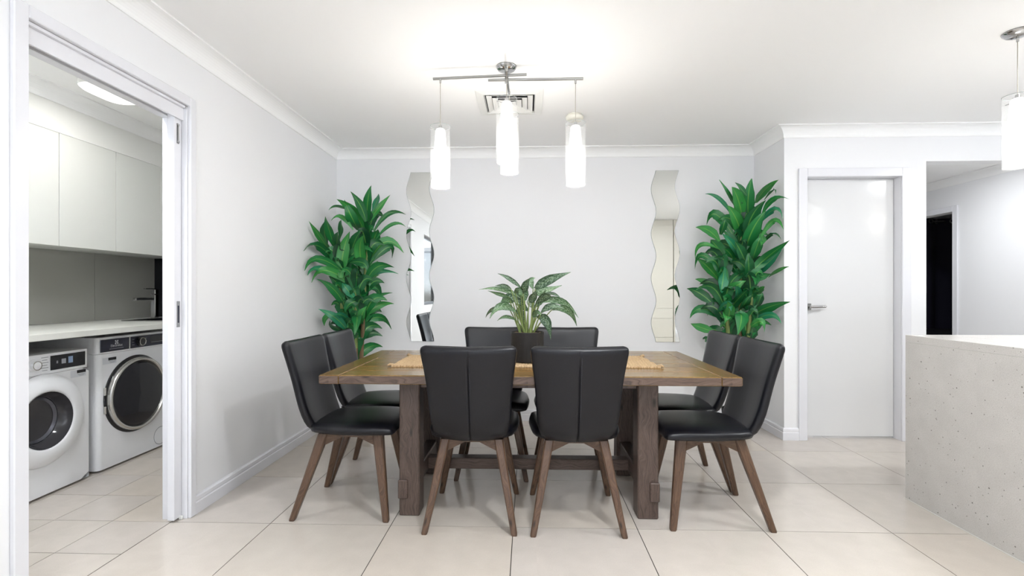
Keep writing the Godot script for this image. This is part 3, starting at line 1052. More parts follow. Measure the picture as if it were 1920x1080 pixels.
# leaves of the plant on the table: base, bend and tip in metres from the pot's foot, then the width
const LEAVES_TABLE_PLANT := [
	[0.043,0.405,0.03,0.099,0.452,0.07,0.235,0.494,0.1,0.046], [0.035,0.373,-0.03,0.079,0.387,-0.07,0.2,0.425,-0.1,0.043],
	[-0.038,0.411,0.018,-0.098,0.465,0.042,-0.163,0.488,0.06,0.021], [-0.02,0.344,-0.018,-0.145,0.417,-0.042,-0.28,0.399,-0.06,0.024],
	[-0.093,0.405,0.006,-0.13,0.427,0.014,-0.181,0.421,0.02,0.019], [-0.105,0.36,0.03,-0.151,0.375,0.07,-0.214,0.393,0.1,0.019],
	[-0.045,0.319,-0.009,-0.119,0.381,-0.021,-0.15,0.302,-0.03,0.038], [-0.068,0.278,0.03,-0.151,0.333,0.07,-0.205,0.242,0.1,0.038],
	[-0.101,0.288,-0.03,-0.203,0.304,-0.07,-0.244,0.238,-0.1,0.023], [-0.063,0.229,0.018,-0.122,0.262,0.042,-0.166,0.228,0.06,0.017],
	[-0.02,0.221,-0.018,-0.052,0.268,-0.042,-0.04,0.308,-0.06,0.049], [-0.014,0.338,0.006,-0.026,0.387,0.014,-0.02,0.435,0.02,0.048],
	[-0.026,0.381,0.03,-0.008,0.427,0.07,0.01,0.46,0.1,0.038], [0.032,0.405,-0.009,0.01,0.457,-0.021,0.044,0.467,-0.03,0.029],
	[0.052,0.32,0.03,0.099,0.375,0.07,0.138,0.354,0.1,0.038], [0.066,0.325,-0.03,0.197,0.362,-0.07,0.296,0.235,-0.1,0.035],
	[0.077,0.272,0.018,0.13,0.321,0.042,0.2,0.296,0.06,0.032], [0.139,0.288,-0.018,0.239,0.306,-0.042,0.282,0.191,-0.06,0.035],
	[0.053,0.246,0.006,0.113,0.246,0.014,0.13,0.121,0.02,0.048], [0.028,0.248,0.03,0.052,0.28,0.07,0.074,0.262,0.1,0.032],
	[0.09,0.377,-0.009,0.151,0.383,-0.021,0.189,0.351,-0.03,0.015], [-0.068,0.381,0.03,-0.044,0.399,0.07,-0.025,0.363,0.1,0.038],
	[0.035,0.294,-0.03,0.017,0.33,-0.07,0.004,0.349,-0.1,0.038], [-0.081,0.326,0.018,-0.116,0.351,0.042,-0.148,0.333,0.06,0.029],
	[0.004,0.282,-0.018,-0.045,0.319,-0.042,-0.083,0.387,-0.06,0.037], [0.041,0.302,0.006,0.077,0.344,0.014,0.101,0.405,0.02,0.034],
	[0.01,0.332,0.03,0.034,0.357,0.07,0.051,0.397,0.1,0.037]]

func build_table_plant() -> void:
	var t := thing("potted_aglaonema", "silver variegated leafy plant in a ribbed black pot on the dining table", "potted plant", Vector3(-0.002, 0.7570, -2.755))
	var pot := []
	pot.append_array(creased([Vector2(0.0, 0.0), Vector2(0.084, 0.0), Vector2(0.087, 0.003), Vector2(0.093, 0.163), Vector2(0.0915, 0.165), Vector2(0.088, 0.163), Vector2(0.086, 0.145), Vector2(0.0, 0.145)]))
	var p := part("pot", lathe(pot, 48), M.pot_black, t)
	var st := st_new()
	for k in 60:
		var a := TAU * k / 60
		add_box(st, Vector3(0.0905, 0.08, 0), Vector3(0.0016, 0.152, 0.0035), 0.0006, 1, Transform3D(Basis(Vector3.UP, a), Vector3.ZERO))
	part("ribs", st.commit(), M.pot_black, p)
	var soil := lathe([Vector2(0.0, 0.158), Vector2(0.03, 0.159), Vector2(0.06, 0.154), Vector2(0.0865, 0.15)], 30)
	part("soil", soil, M.soil, t)
	rng.seed = 12
	st = st_new()
	for k in 70:
		var a := rng.randf() * TAU
		var r := sqrt(rng.randf()) * 0.08
		add_box(st, Vector3(0, 0, 0), Vector3(0.008, 0.005, 0.006) * rng.randf_range(0.6, 1.3), 0.001, 0, Transform3D(Basis(Vector3.UP, rng.randf() * TAU), Vector3(r * cos(a), 0.158, r * sin(a))))
	var chips := part("bark_chips", st.commit(), M.cane, t)
	chips.set_meta("kind", "stuff")
	for i in LEAVES_TABLE_PLANT.size():
		var l: Array = LEAVES_TABLE_PLANT[i]
		var tip := Vector3(l[0], l[1], l[2])
		var foot := Vector3(clampf(l[0] * 0.3, -0.05, 0.05) + 0.012 * sin(i * 2.1), 0.152, clampf(l[2] * 0.5, -0.05, 0.05) + 0.012 * cos(i * 1.7))
		if tip.y > 0.175: part("stalk", tube([foot, foot.lerp(tip, 0.5) + Vector3(0, 0.01, 0), tip], [0.0046, 0.004, 0.003], 6), M.stalk, t)
		part("leaf", strap_leaf(tip, Vector3(l[3], l[4], l[5]), Vector3(l[6], l[7], l[8]), l[9] * 1.15, 0.4 * sin(i * 1.7)), M["aglaonema_%d" % (i % 2)], t)

# ---------------------------------------------------------------- tall plants
# leaves of the two tall plants: base, bend and tip in metres from the plant's foot, then the width
const LEAVES_LAUNDRY_CORNER := [
	[0.074,1.717,-0.04,0.103,1.89,0.048,0.157,2.009,0.095,0.067], [0.053,1.684,0.02,0.009,1.82,0.082,-0.069,1.866,0.245,0.086],
	[0.098,1.748,0.08,0.086,1.838,0.118,0.022,1.937,0.195,0.062], [0.001,1.68,-0.01,0.018,1.73,0.153,-0.048,1.881,0.145,0.085],
	[0.136,1.839,-0.03,0.147,1.926,-0.1,0.139,1.986,-0.15,0.049], [0.086,1.724,-0.03,0.153,1.847,-0.08,0.249,1.975,-0.13,0.049],
	[0.169,1.698,-0.03,0.24,1.85,-0.1,0.37,1.81,-0.17,0.037], [0.19,1.624,-0.03,0.288,1.755,-0.08,0.375,1.701,-0.15,0.029],
	[0.102,1.386,-0.03,0.198,1.658,-0.1,0.363,1.475,-0.13,0.082], [0.136,1.419,-0.03,0.288,1.588,-0.08,0.25,1.436,-0.17,0.057],
	[0.086,1.452,-0.03,0.122,1.608,-0.1,0.132,1.681,-0.15,0.102], [0.044,1.6,-0.03,0.094,1.722,-0.08,0.104,1.839,-0.13,0.102],
	[-0.097,1.315,0.08,-0.101,1.479,0.048,-0.019,1.634,0.095,0.091], [-0.173,1.492,-0.01,-0.129,1.572,0.082,-0.057,1.612,0.245,0.074],
	[-0.174,1.543,0.05,-0.187,1.664,0.118,-0.179,1.74,0.195,0.07], [-0.227,1.47,-0.04,-0.237,1.581,0.153,-0.255,1.69,0.325,0.052],
	[-0.186,1.4,0.02,-0.255,1.566,0.148,-0.255,1.449,0.407,0.065], [-0.097,1.315,0.08,-0.255,1.468,0.184,-0.255,1.302,0.391,0.057],
	[-0.099,1.237,-0.01,-0.255,1.376,0.148,-0.255,1.271,0.341,0.05], [-0.076,1.236,0.05,-0.213,1.376,0.153,-0.255,1.215,0.273,0.065],
	[-0.269,1.569,-0.04,-0.255,1.641,0.053,-0.221,1.723,0.095,0.063], [-0.128,1.611,0.02,-0.088,1.7,0.082,-0.034,1.701,0.245,0.051],
	[-0.024,1.684,0.08,-0.083,1.783,0.118,-0.132,1.708,0.195,0.035], [-0.099,1.837,-0.01,-0.117,1.845,0.153,-0.172,1.799,0.145,0.022],
	[-0.068,1.373,0.05,0.029,1.543,0.048,0.167,1.466,0.095,0.067], [0.019,1.221,-0.03,0.12,1.347,-0.08,0.311,1.299,-0.15,0.045],
	[0.036,1.279,-0.03,0.113,1.348,-0.1,0.138,1.408,-0.13,0.066], [0.008,1.387,0.08,0.13,1.391,0.153,0.135,1.308,0.145,0.065],
	[-0.107,1.303,-0.01,0.013,1.365,0.048,0.046,1.255,0.095,0.067], [0.063,1.381,0.05,0.042,1.507,0.082,0.145,1.585,0.245,0.086],
	[-0.068,1.436,-0.04,0.022,1.56,0.118,0.113,1.637,0.195,0.078], [-0.087,1.026,0.02,-0.109,1.18,0.153,-0.255,1.246,0.184,0.069],
	[0.0,1.108,0.08,-0.069,1.173,0.048,-0.083,1.22,0.095,0.063], [-0.031,1.132,-0.03,0.035,1.248,-0.08,0.143,1.293,-0.17,0.069],
	[-0.031,1.14,-0.03,0.147,1.274,-0.1,0.153,1.038,-0.15,0.078], [0.002,0.992,-0.03,0.12,1.115,-0.08,0.266,1.136,-0.13,0.039],
	[0.077,0.959,-0.03,0.147,1.048,-0.1,0.267,1.042,-0.17,0.057], [0.041,1.068,0.08,-0.039,1.06,0.082,-0.002,0.983,0.245,0.067],
	[-0.016,0.984,-0.01,0.062,0.973,0.118,0.054,0.805,0.195,0.089], [-0.076,0.849,0.05,-0.109,0.951,0.153,-0.255,1.006,0.148,0.062],
	[-0.219,0.95,-0.04,-0.249,0.946,0.048,-0.229,0.868,0.095,0.049], [-0.128,0.83,0.02,-0.177,0.867,0.082,-0.119,0.925,0.245,0.051],
	[0.086,0.901,-0.03,0.181,0.972,-0.1,0.246,0.821,-0.17,0.061], [-0.006,0.81,-0.03,0.069,0.873,-0.08,0.123,0.843,-0.15,0.069],
	[0.019,0.744,-0.03,0.063,0.821,-0.1,0.181,0.765,-0.13,0.074], [-0.006,0.588,-0.03,0.069,0.706,-0.08,0.169,0.67,-0.17,0.073],
	[-0.054,0.896,0.02,-0.067,0.973,0.118,-0.116,0.961,0.195,0.05], [0.057,0.9,0.08,0.098,0.975,0.153,0.135,1.03,0.145,0.069],
	[-0.099,1.107,-0.01,-0.118,1.205,0.048,-0.197,1.276,0.095,0.075], [0.03,0.785,0.05,0.009,0.868,0.082,0.021,0.91,0.245,0.063]]
const LEAVES_DOOR_CORNER := [
	[0.106,1.795,-0.04,0.06,1.907,0.048,0.075,2.038,0.095,0.091], [0.025,1.785,0.02,-0.025,1.9,0.082,-0.142,1.941,0.245,0.094],
	[0.03,1.924,0.08,-0.025,1.963,0.118,-0.095,1.985,0.195,0.043], [-0.022,1.858,-0.01,-0.131,1.918,0.153,-0.198,2.019,0.145,0.032],
	[-0.053,1.81,-0.03,-0.102,1.945,-0.1,-0.201,1.967,-0.15,0.031], [0.185,1.899,-0.04,0.175,1.962,0.083,0.208,1.991,0.245,0.067],
	[0.228,1.911,0.02,0.242,1.977,0.118,0.211,1.896,0.195,0.022], [0.184,1.798,0.08,0.202,1.893,0.153,0.25,1.831,0.32,0.04],
	[0.045,1.598,-0.01,-0.018,1.734,0.047,-0.115,1.828,0.095,0.091], [0.051,1.607,0.05,0.067,1.759,0.082,0.113,1.838,0.245,0.106],
	[0.082,1.472,-0.04,0.052,1.63,0.118,0.136,1.764,0.195,0.113], [0.204,1.737,0.02,0.24,1.832,0.153,0.25,1.699,0.221,0.045],
	[0.168,1.603,0.08,0.25,1.763,0.101,0.25,1.614,0.235,0.041], [0.219,1.549,-0.01,0.244,1.641,0.082,0.23,1.535,0.245,0.03],
	[-0.049,1.649,-0.03,-0.15,1.863,-0.1,-0.196,1.703,-0.13,0.074], [-0.152,1.585,-0.03,-0.198,1.672,-0.08,-0.272,1.688,-0.17,0.069],
	[0.001,1.468,0.02,-0.073,1.576,0.048,-0.146,1.626,0.095,0.075], [-0.089,1.432,-0.03,-0.133,1.525,-0.08,-0.163,1.579,-0.13,0.094],
	[0.045,1.406,-0.01,-0.078,1.522,0.118,-0.193,1.591,0.195,0.062], [-0.176,1.512,-0.03,-0.287,1.574,-0.08,-0.283,1.424,-0.15,0.034],
	[0.05,1.263,-0.04,-0.096,1.418,0.048,-0.223,1.415,0.095,0.059], [-0.176,1.375,-0.03,-0.278,1.509,-0.08,-0.28,1.334,-0.17,0.047],
	[-0.152,1.263,-0.03,-0.207,1.371,-0.1,-0.271,1.424,-0.15,0.078], [0.101,1.278,-0.01,0.025,1.349,0.153,0.024,1.446,0.145,0.085],
	[0.113,1.323,0.05,0.215,1.425,0.047,0.25,1.527,0.32,0.071], [0.162,1.295,-0.04,0.213,1.376,0.082,0.23,1.467,0.245,0.067],
	[0.181,1.61,0.02,0.151,1.568,0.118,0.099,1.499,0.195,0.062], [-0.155,1.62,0.08,-0.161,1.672,0.153,-0.154,1.712,0.145,0.05],
	[-0.026,1.398,-0.01,-0.065,1.45,0.048,-0.138,1.485,0.095,0.083], [0.244,1.276,0.05,0.25,1.325,0.162,0.285,1.335,0.245,0.032],
	[0.098,1.359,-0.04,-0.017,1.46,0.118,-0.095,1.53,0.195,0.085], [0.119,1.42,0.02,0.089,1.503,0.153,0.123,1.58,0.145,0.077],
	[-0.155,1.17,0.08,-0.127,1.257,0.048,-0.138,1.342,0.095,0.083], [-0.129,1.131,-0.03,-0.198,1.228,-0.08,-0.276,1.251,-0.17,0.065],
	[-0.204,1.066,-0.03,-0.263,1.147,-0.1,-0.353,1.172,-0.15,0.074], [-0.121,0.937,-0.03,-0.27,1.057,-0.08,-0.335,0.919,-0.13,0.065],
	[-0.192,0.824,-0.03,-0.263,0.851,-0.1,-0.313,0.875,-0.17,0.061], [-0.192,0.736,-0.03,-0.222,0.763,-0.08,-0.217,0.744,-0.15,0.045],
	[-0.136,1.05,-0.03,-0.182,1.081,-0.1,-0.188,0.94,-0.13,0.07], [-0.152,1.005,0.05,-0.123,1.077,0.153,-0.105,0.993,0.145,0.058],
	[-0.085,1.082,-0.04,-0.065,1.178,0.048,0.031,1.232,0.095,0.091], [-0.054,1.019,0.02,-0.033,1.084,0.082,-0.027,1.158,0.245,0.067],
	[-0.009,0.967,0.08,-0.002,0.961,0.118,-0.077,0.812,0.195,0.097], [-0.12,0.954,-0.01,-0.131,0.985,0.153,-0.158,0.892,0.145,0.065],
	[0.074,0.958,0.05,0.129,0.981,0.048,0.085,0.89,0.095,0.067], [0.146,0.953,-0.04,0.19,1.03,0.082,0.293,1.068,0.245,0.082],
	[0.134,0.909,0.02,0.212,1.007,0.118,0.25,0.897,0.206,0.05], [0.091,0.881,0.08,0.134,0.947,0.153,0.149,0.832,0.145,0.058],
	[0.124,0.771,-0.01,0.102,0.823,0.047,0.077,0.866,0.095,0.075], [0.058,1.233,0.05,0.106,1.287,0.082,0.032,1.191,0.245,0.059],
	[0.13,1.082,-0.04,0.113,1.162,0.118,0.129,1.184,0.195,0.066], [0.142,1.02,0.02,0.112,1.085,0.153,0.134,1.139,0.145,0.058],
	[0.114,1.248,0.08,0.191,1.273,0.047,0.223,1.287,0.095,0.051], [-0.01,1.051,-0.01,-0.018,1.131,0.082,-0.116,1.192,0.245,0.074],
	[-0.097,0.926,0.05,-0.094,1.007,0.118,-0.155,1.071,0.195,0.074], [0.05,0.985,-0.04,-0.002,1.07,0.153,0.047,1.116,0.145,0.073]]

func strap_leaf(p0: Vector3, p1: Vector3, p2: Vector3, width: float, roll: float) -> ArrayMesh:
	# a broad strap along a curve p0 -> p1 -> p2, wide for most of its length and pointed, folded a little along the midrib
	var n := 10
	var v := PackedVector3Array()
	var uv := PackedVector2Array()
	var idx := PackedInt32Array()
	p1 += (p1 - (p0 + p2) * 0.5) * 0.3
	for i in n + 1:
		var u := float(i) / n
		var c := p0 * (1 - u) * (1 - u) + p1 * 2.0 * u * (1 - u) + p2 * u * u
		var t := ((p1 - p0) * (1 - u) + (p2 - p1) * u).normalized()
		var side := t.cross(Vector3(0, 0, 1))
		if side.length() < 0.05: side = Vector3.RIGHT
		side = (side.normalized() * cos(roll) + Vector3(0, 0, 1) * sin(roll))
		side = (side - t * side.dot(t)).normalized()
		var nn := side.cross(t).normalized()
		if nn.z < 0: nn = -nn
		var w := width * 0.5 * minf(1.0, minf(0.3 + u * 2.4, pow((1.0 - u) * 2.3, 0.95)))
		if i == n: w = 0.0008
		for c5 in [-1.0, -0.5, 0.0, 0.5, 1.0]:
			var lift: float = absf(c5) * 0.22 * w + 0.06 * width * sin(u * 8.0 + roll * 5.0) * c5
			v.append(c + side * (c5 * w) + nn * lift)
			uv.append(Vector2(0.5 + c5 * 0.5, u))
	for i in n:
		for k in 4:
			var a := i * 5 + k
			idx.append_array([a, a + 1, a + 6, a, a + 6, a + 5])
	return mesh_from(v, uv, idx, false)

func build_dracaena(at: Vector3, label: String, canes: Array, leaves: Array, lo: Vector3, hi: Vector3, s: int) -> void:
	var t := thing("artificial_dracaena", label, "plant", at, 0.0, "tall artificial dracaena plants")
	part("pot", lathe(creased([Vector2(0, 0), Vector2(0.095, 0), Vector2(0.118, 0.2), Vector2(0.112, 0.2), Vector2(0.108, 0.17), Vector2(0, 0.17)]), 36), M.pot_black, t, Vector3(0, 0.001, 0))
	rng.seed = s
	for top in canes:
		var foot := Vector3(top.x * 0.2, 0.168, top.z * 0.2)
		var pts := []
		for k in 7: pts.append(foot.lerp(top, k / 6.0) + Vector3(0, 0, 0.012 * sin(PI * k / 6.0)))
		part("cane", tube(pts.slice(0, 4), [0.019, 0.0185, 0.018, 0.017], 9), M.cane, t)
		part("green_stem", tube(pts.slice(3, 7), [0.0168, 0.016, 0.013, 0.008], 9), M.stalk, t)
		# inner leaves behind the outer ones, shade put into their darker greens
		var az := rng.randf() * TAU
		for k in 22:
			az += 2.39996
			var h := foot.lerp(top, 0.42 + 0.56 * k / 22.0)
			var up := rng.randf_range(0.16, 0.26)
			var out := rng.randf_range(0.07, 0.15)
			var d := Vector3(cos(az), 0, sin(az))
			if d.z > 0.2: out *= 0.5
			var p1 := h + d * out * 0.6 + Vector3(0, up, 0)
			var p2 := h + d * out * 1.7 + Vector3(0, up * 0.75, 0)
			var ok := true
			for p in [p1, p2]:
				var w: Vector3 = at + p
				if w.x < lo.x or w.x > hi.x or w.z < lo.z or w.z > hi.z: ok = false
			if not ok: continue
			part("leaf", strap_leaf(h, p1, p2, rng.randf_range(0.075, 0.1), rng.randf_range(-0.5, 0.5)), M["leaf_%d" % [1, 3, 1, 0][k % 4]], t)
	var i := 0
	for l in leaves:
		var roll: float = 0.3 * sin(i * 1.9)
		var b0 := Vector3(l[0], l[1], l[2])
		b0 += (b0 - Vector3(l[3], l[4], l[5])) * 0.35
		part("leaf", strap_leaf(b0, Vector3(l[3], l[4], l[5]), Vector3(l[6], l[7], l[8]), l[9] * 1.1, roll), M["leaf_%d" % [0, 2, 1, 0, 4, 2, 1][i % 7]], t)
		i += 1

# ---------------------------------------------------------------- mirrors, ceiling things
func build_mirrors() -> void:
	for q in [[-0.962, "wavy frameless wall mirror beside the plant in the laundry corner"], [1.21, "wavy frameless wall mirror beside the plant next to the white door"]]:
		var t := thing("wavy_mirror", q[1], "mirror", Vector3(q[0], 0.703, ZB), 0.0, "wavy wall mirrors")
		for layer in 2:
			var grow := 0.0 if layer == 1 else 0.002
			var p := PackedVector2Array()
			var n := 64
			for k in n + 1:
				var y := 1.508 * k / n
				var off := 0.0215 * sin(TAU * (y / 0.392 + 0.32))
				p.append(Vector2(-0.102 - grow + off, y + (grow if k == n else (-grow if k == 0 else 0.0))))
			for k in n + 1:
				var y := 1.508 * (n - k) / n
				var off := 0.0215 * sin(TAU * (y / 0.392 + 0.26))
				p.append(Vector2(0.102 + grow + off, y + (grow if k == 0 else (-grow if k == n else 0.0))))
			if layer == 0: part("backing", extrude(p, 0.001, 0.004), M.mirror_edge, t)
			else: part("mirror_glass", extrude(p, 0.004, 0.0075), M.mirror, t)

func pendant_lamp(parent: Node, at: Vector3, bar_y: float, energy: float, glow: Material) -> void:
	# at: centre of the lamp's bottom rim
	var ln := 0.35
	var topy := at.y + ln
	part("cord", tube([Vector3(at.x, bar_y, at.z), Vector3(at.x, topy - 0.008, at.z)], 0.0018, 6), M.cord_clear, parent)
	part("cord_grip", tube([Vector3(at.x, bar_y + 0.002, at.z), Vector3(at.x, bar_y - 0.02, at.z)], [0.0065, 0.0055], 10), M.chrome, parent)
	var sh := part("opal_shade", lathe([Vector2(0.0, ln - 0.012), Vector2(0.014, ln - 0.012), Vector2(0.024, ln - 0.017), Vector2(0.028, ln - 0.03), Vector2(0.052, 0.012), Vector2(0.053, 0.004), Vector2(0.050, 0.003), Vector2(0.026, ln - 0.034), Vector2(0.0, ln - 0.03)], 32), glow, parent, at)
	part("glass_sleeve", lathe([Vector2(0.0565, 0.0), Vector2(0.0565, ln)], 40), M.clear_glass, sh)
	part("glass_rim", lathe([Vector2(0.0562, ln - 0.001), Vector2(0.0572, ln - 0.001), Vector2(0.0572, ln + 0.001), Vector2(0.0562, ln + 0.001), Vector2(0.0562, ln - 0.001)], 40), M.mirror_edge, sh)
	part("cap", lathe(creased([Vector2(0, ln + 0.006), Vector2(0.009, ln + 0.006), Vector2(0.011, ln - 0.01), Vector2(0, ln - 0.01)]), 16), M.chrome, sh)
	for k in 3:
		var a := TAU * k / 3 + 0.5
		part("spoke", tube([Vector3(cos(a) * 0.02, ln - 0.024, sin(a) * 0.02), Vector3(cos(a) * 0.061, ln - 0.024, sin(a) * 0.061)], 0.0022, 6), M.chrome, sh)
	bulb(Vector3(0, ln * 0.42, 0), energy, 0.045, sh)

func build_dining_pendant() -> void:
	var t := thing("pendant_cluster", "chrome four-lamp pendant light hanging over the dining table", "pendant light", Vector3(-0.121, 0, -2.76))
	part("canopy", lathe([Vector2(0, H - 0.03), Vector2(0.03, H - 0.03), Vector2(0.048, H - 0.022), Vector2(0.057, H - 0.008), Vector2(0.058, H - 0.001), Vector2(0, H - 0.001)], 36), M.chrome, t)
	part("hub", tube([Vector3(0, H - 0.03, 0), Vector3(0, H - 0.095, 0)], 0.009, 14), M.chrome, t)
	part("arm", tube([Vector3(-0.418, 2.358, -0.018), Vector3(0.115, 2.358, 0.022)], 0.0075, 12), M.satin_nickel, t)
	part("arm", tube([Vector3(-0.102, 2.336, 0.006), Vector3(0.430, 2.336, 0.008)], 0.0075, 12), M.satin_nickel, t)
	part("arm", tube([Vector3(0.0, 2.362, 0.148), Vector3(0.004, 2.362, -0.06)], 0.0075, 12), M.satin_nickel, t)
	part("arm", tube([Vector3(0.006, 2.332, 0.05), Vector3(0.008, 2.332, -0.165)], 0.0075, 12), M.satin_nickel, t)
	pendant_lamp(t, Vector3(-0.376, 1.735, -0.014), 2.352, PENDANT, M.lamp_glow)
	pendant_lamp(t, Vector3(0.388, 1.738, 0.007), 2.330, PENDANT, M.lamp_glow)
	pendant_lamp(t, Vector3(0.007, 1.838, 0.11), 2.356, PENDANT, M.lamp_glow)
	pendant_lamp(t, Vector3(0.012, 1.842, -0.135), 2.326, PENDANT, M.lamp_glow)

func build_island_pendants() -> void:
	for q in [[2.392, "single opal pendant light over the dining end of the stone island"], [3.09, "single opal pendant light over the middle of the stone island"], [3.75, "single opal pendant light over the kitchen end of the stone island"]]:
		var t := thing("pendant_light", q[1], "pendant light", Vector3(q[0], 0, -2.474), 0.0, "pendants over the island")
		part("canopy", lathe([Vector2(0, H - 0.028), Vector2(0.02, H - 0.028), Vector2(0.045, H - 0.02), Vector2(0.058, H - 0.007), Vector2(0.06, H - 0.001), Vector2(0, H - 0.001)], 36), M.chrome, t)
		pendant_lamp(t, Vector3(0, 1.752, 0), H - 0.028, ISLAND_PENDANT, M.island_lamp_glow)

func build_ceiling_things() -> void:
	# air conditioning diffuser
	var t := thing("air_vent", "square white louvred air conditioning vent in the ceiling", "vent", Vector3(-0.118, H, -3.285))
	for k in 4:
		part("duct_side", box(Vector3(0.33, 0.5, 0.003), 0.0, 0, Vector3(0, 0.25, 0.1605)), M.galvanised, t, Vector3(0, 0.001, 0), Vector3(0, PI / 2 * k, 0))
	part("duct_top", box(Vector3(0.33, 0.003, 0.33)), M.galvanised, t, Vector3(0, 0.502, 0))
	for k in 4:
		var xf := Basis(Vector3.UP, PI / 2 * k)
		var st := st_new()
		var o := 0.215
		var i := 0.165
		poly(st, [xf * Vector3(-o, -0.001, o), xf * Vector3(o, -0.001, o), xf * Vector3(o, -0.006, o), xf * Vector3(-o, -0.006, o)], xf * Vector3(0, 0, 1))
		poly(st, [xf * Vector3(-o, -0.006, o), xf * Vector3(o, -0.006, o), xf * Vector3(i, -0.016, i), xf * Vector3(-i, -0.016, i)], Vector3.DOWN)
		poly(st, [xf * Vector3(-i, -0.016, i), xf * Vector3(i, -0.016, i), xf * Vector3(i, -0.002, i), xf * Vector3(-i, -0.002, i)], xf * Vector3(0, 0, -1))
		part("frame_side", st.commit(), M.plastic_white, t)
	for r in 4:
		var a: float = [0.150, 0.113, 0.076, 0.040][r]
		var b: float = a - 0.033
		var st := st_new()
		for k in 4:
			var xf := Basis(Vector3.UP, PI / 2 * k)
			poly(st, [xf * Vector3(-a, -0.017, a), xf * Vector3(a, -0.017, a), xf * Vector3(b, -0.004, b), xf * Vector3(-b, -0.004, b)], Vector3.DOWN + xf * Vector3(0, 0, -0.4))
			poly(st, [xf * Vector3(-a, -0.0145, a), xf * Vector3(a, -0.0145, a), xf * Vector3(b, -0.0025, b), xf * Vector3(-b, -0.0025, b)], Vector3.UP)
			poly(st, [xf * Vector3(-a, -0.017, a), xf * Vector3(a, -0.017, a), xf * Vector3(a, -0.0145, a), xf * Vector3(-a, -0.0145, a)], xf * Vector3(0, 0, 1))
		part("louvre", st.commit(), M.plastic_white, t)
	# smoke alarm
	var s := thing("smoke_alarm", "round cream smoke alarm on the ceiling", "smoke alarm", Vector3(0.335, H, -3.53))
	part("base", lathe(creased([Vector2(0, -0.001), Vector2(0.052, -0.001), Vector2(0.052, -0.012), Vector2(0, -0.012)]), 36), M.smoke_white, s)
	part("cover", lathe([Vector2(0, -0.012), Vector2(0.06, -0.012), Vector2(0.064, -0.018), Vector2(0.061, -0.034), Vector2(0.05, -0.042), Vector2(0, -0.044)], 36), M.smoke_white, s)
	# unseen ceiling lamps, several added as soft overhead fill
	for q in [[2.75, -1.95, "unseen ceiling lamp over the kitchen aisle, placed to cast the island shadow", 0.75], [4.2, -1.95, "unseen ceiling lamp over the far kitchen aisle, lighting the kitchen", 0.5], [0.55, -1.3, "unseen ceiling lamp added as fill between dining table and living room, nearer the laundry", 0.85], [-0.6, -0.3, "unseen ceiling lamp added as fill beside the black framed window, for the laundry wall", 0.38], [1.6, -1.2, "unseen ceiling lamp added as fill between dining table and kitchen cupboards", 0.4], [0.3, 1.2, "unseen ceiling lamp lighting the window side of the living room", 1.0], [0.0, 3.1, "unseen ceiling lamp lighting the living room, nearer the glass doors", 1.0], [-1.99, -1.75, "unseen ceiling lamp added in the laundry to light the machine fronts", 0.6], [3.9, -4.75, "unseen ceiling lamp lighting the hall beyond the door wall", 0.52]]:
		var d := thing("unseen_ceiling_lamp", q[2], "unseen_ceiling_lamp", Vector3(q[0], H, q[1]), 0.0, "unseen ceiling lamps")
		part("trim_ring", lathe(creased([Vector2(0.105, -0.001), Vector2(0.122, -0.001), Vector2(0.119, -0.007), Vector2(0.105, -0.007), Vector2(0.105, -0.001)]), 32), M.plastic_white, d)
		part("diffuser", lathe(creased([Vector2(0, -0.001), Vector2(0.105, -0.001), Vector2(0.105, -0.003), Vector2(0, -0.003)]), 32), M.unseen_lamp_glow, d)
		var l := AreaLight3D.new()
		l.name = "unseen_lamp_face"
		l.area_size = Vector2(0.18, 0.18)
		l.light_energy = UNSEEN_CEILING_LAMP * float(q[3])
		l.light_color = Color(0.97, 0.985, 1.0)
		l.area_range = 14.0
		l.area_attenuation = 2.0
		l.shadow_enabled = true
		l.rotation.x = -PI / 2
		d.add_child(l)
		l.position = Vector3(0, -0.012, 0)

# ---------------------------------------------------------------- kitchen island
func build_island() -> void:
	var t := thing("kitchen_island", "pale speckled stone kitchen island with waterfall end panel", "kitchen island", Vector3(2.09, 0, -2.785))
	var top := 0.907
	part("end_panel", slab(Vector3(0, 0.004, 0), Vector3(0.04, top - 0.04, 1.1), 0.0015), M.stone, t)
	part("benchtop", slab(Vector3(0, top - 0.04, 0), Vector3(2.9, top, 1.1), 0.0015), M.stone, t)
	part("body", slab(Vector3(0.04, 0.1, 0.28), Vector3(2.86, top - 0.04, 1.06)), M.cream_cabinet, t)
	part("kick", slab(Vector3(0.06, 0.001, 0.32), Vector3(2.84, 0.1, 1.0)), M.panel_black, t)
	part("end_panel", slab(Vector3(2.86, 0.004, 0), Vector3(2.9, top - 0.04, 1.1), 0.0015), M.stone, t)
	part("sealant", slab(Vector3(-0.003, 0.0005, -0.003), Vector3(0.0, 0.005, 1.1)), M.silicone, t)

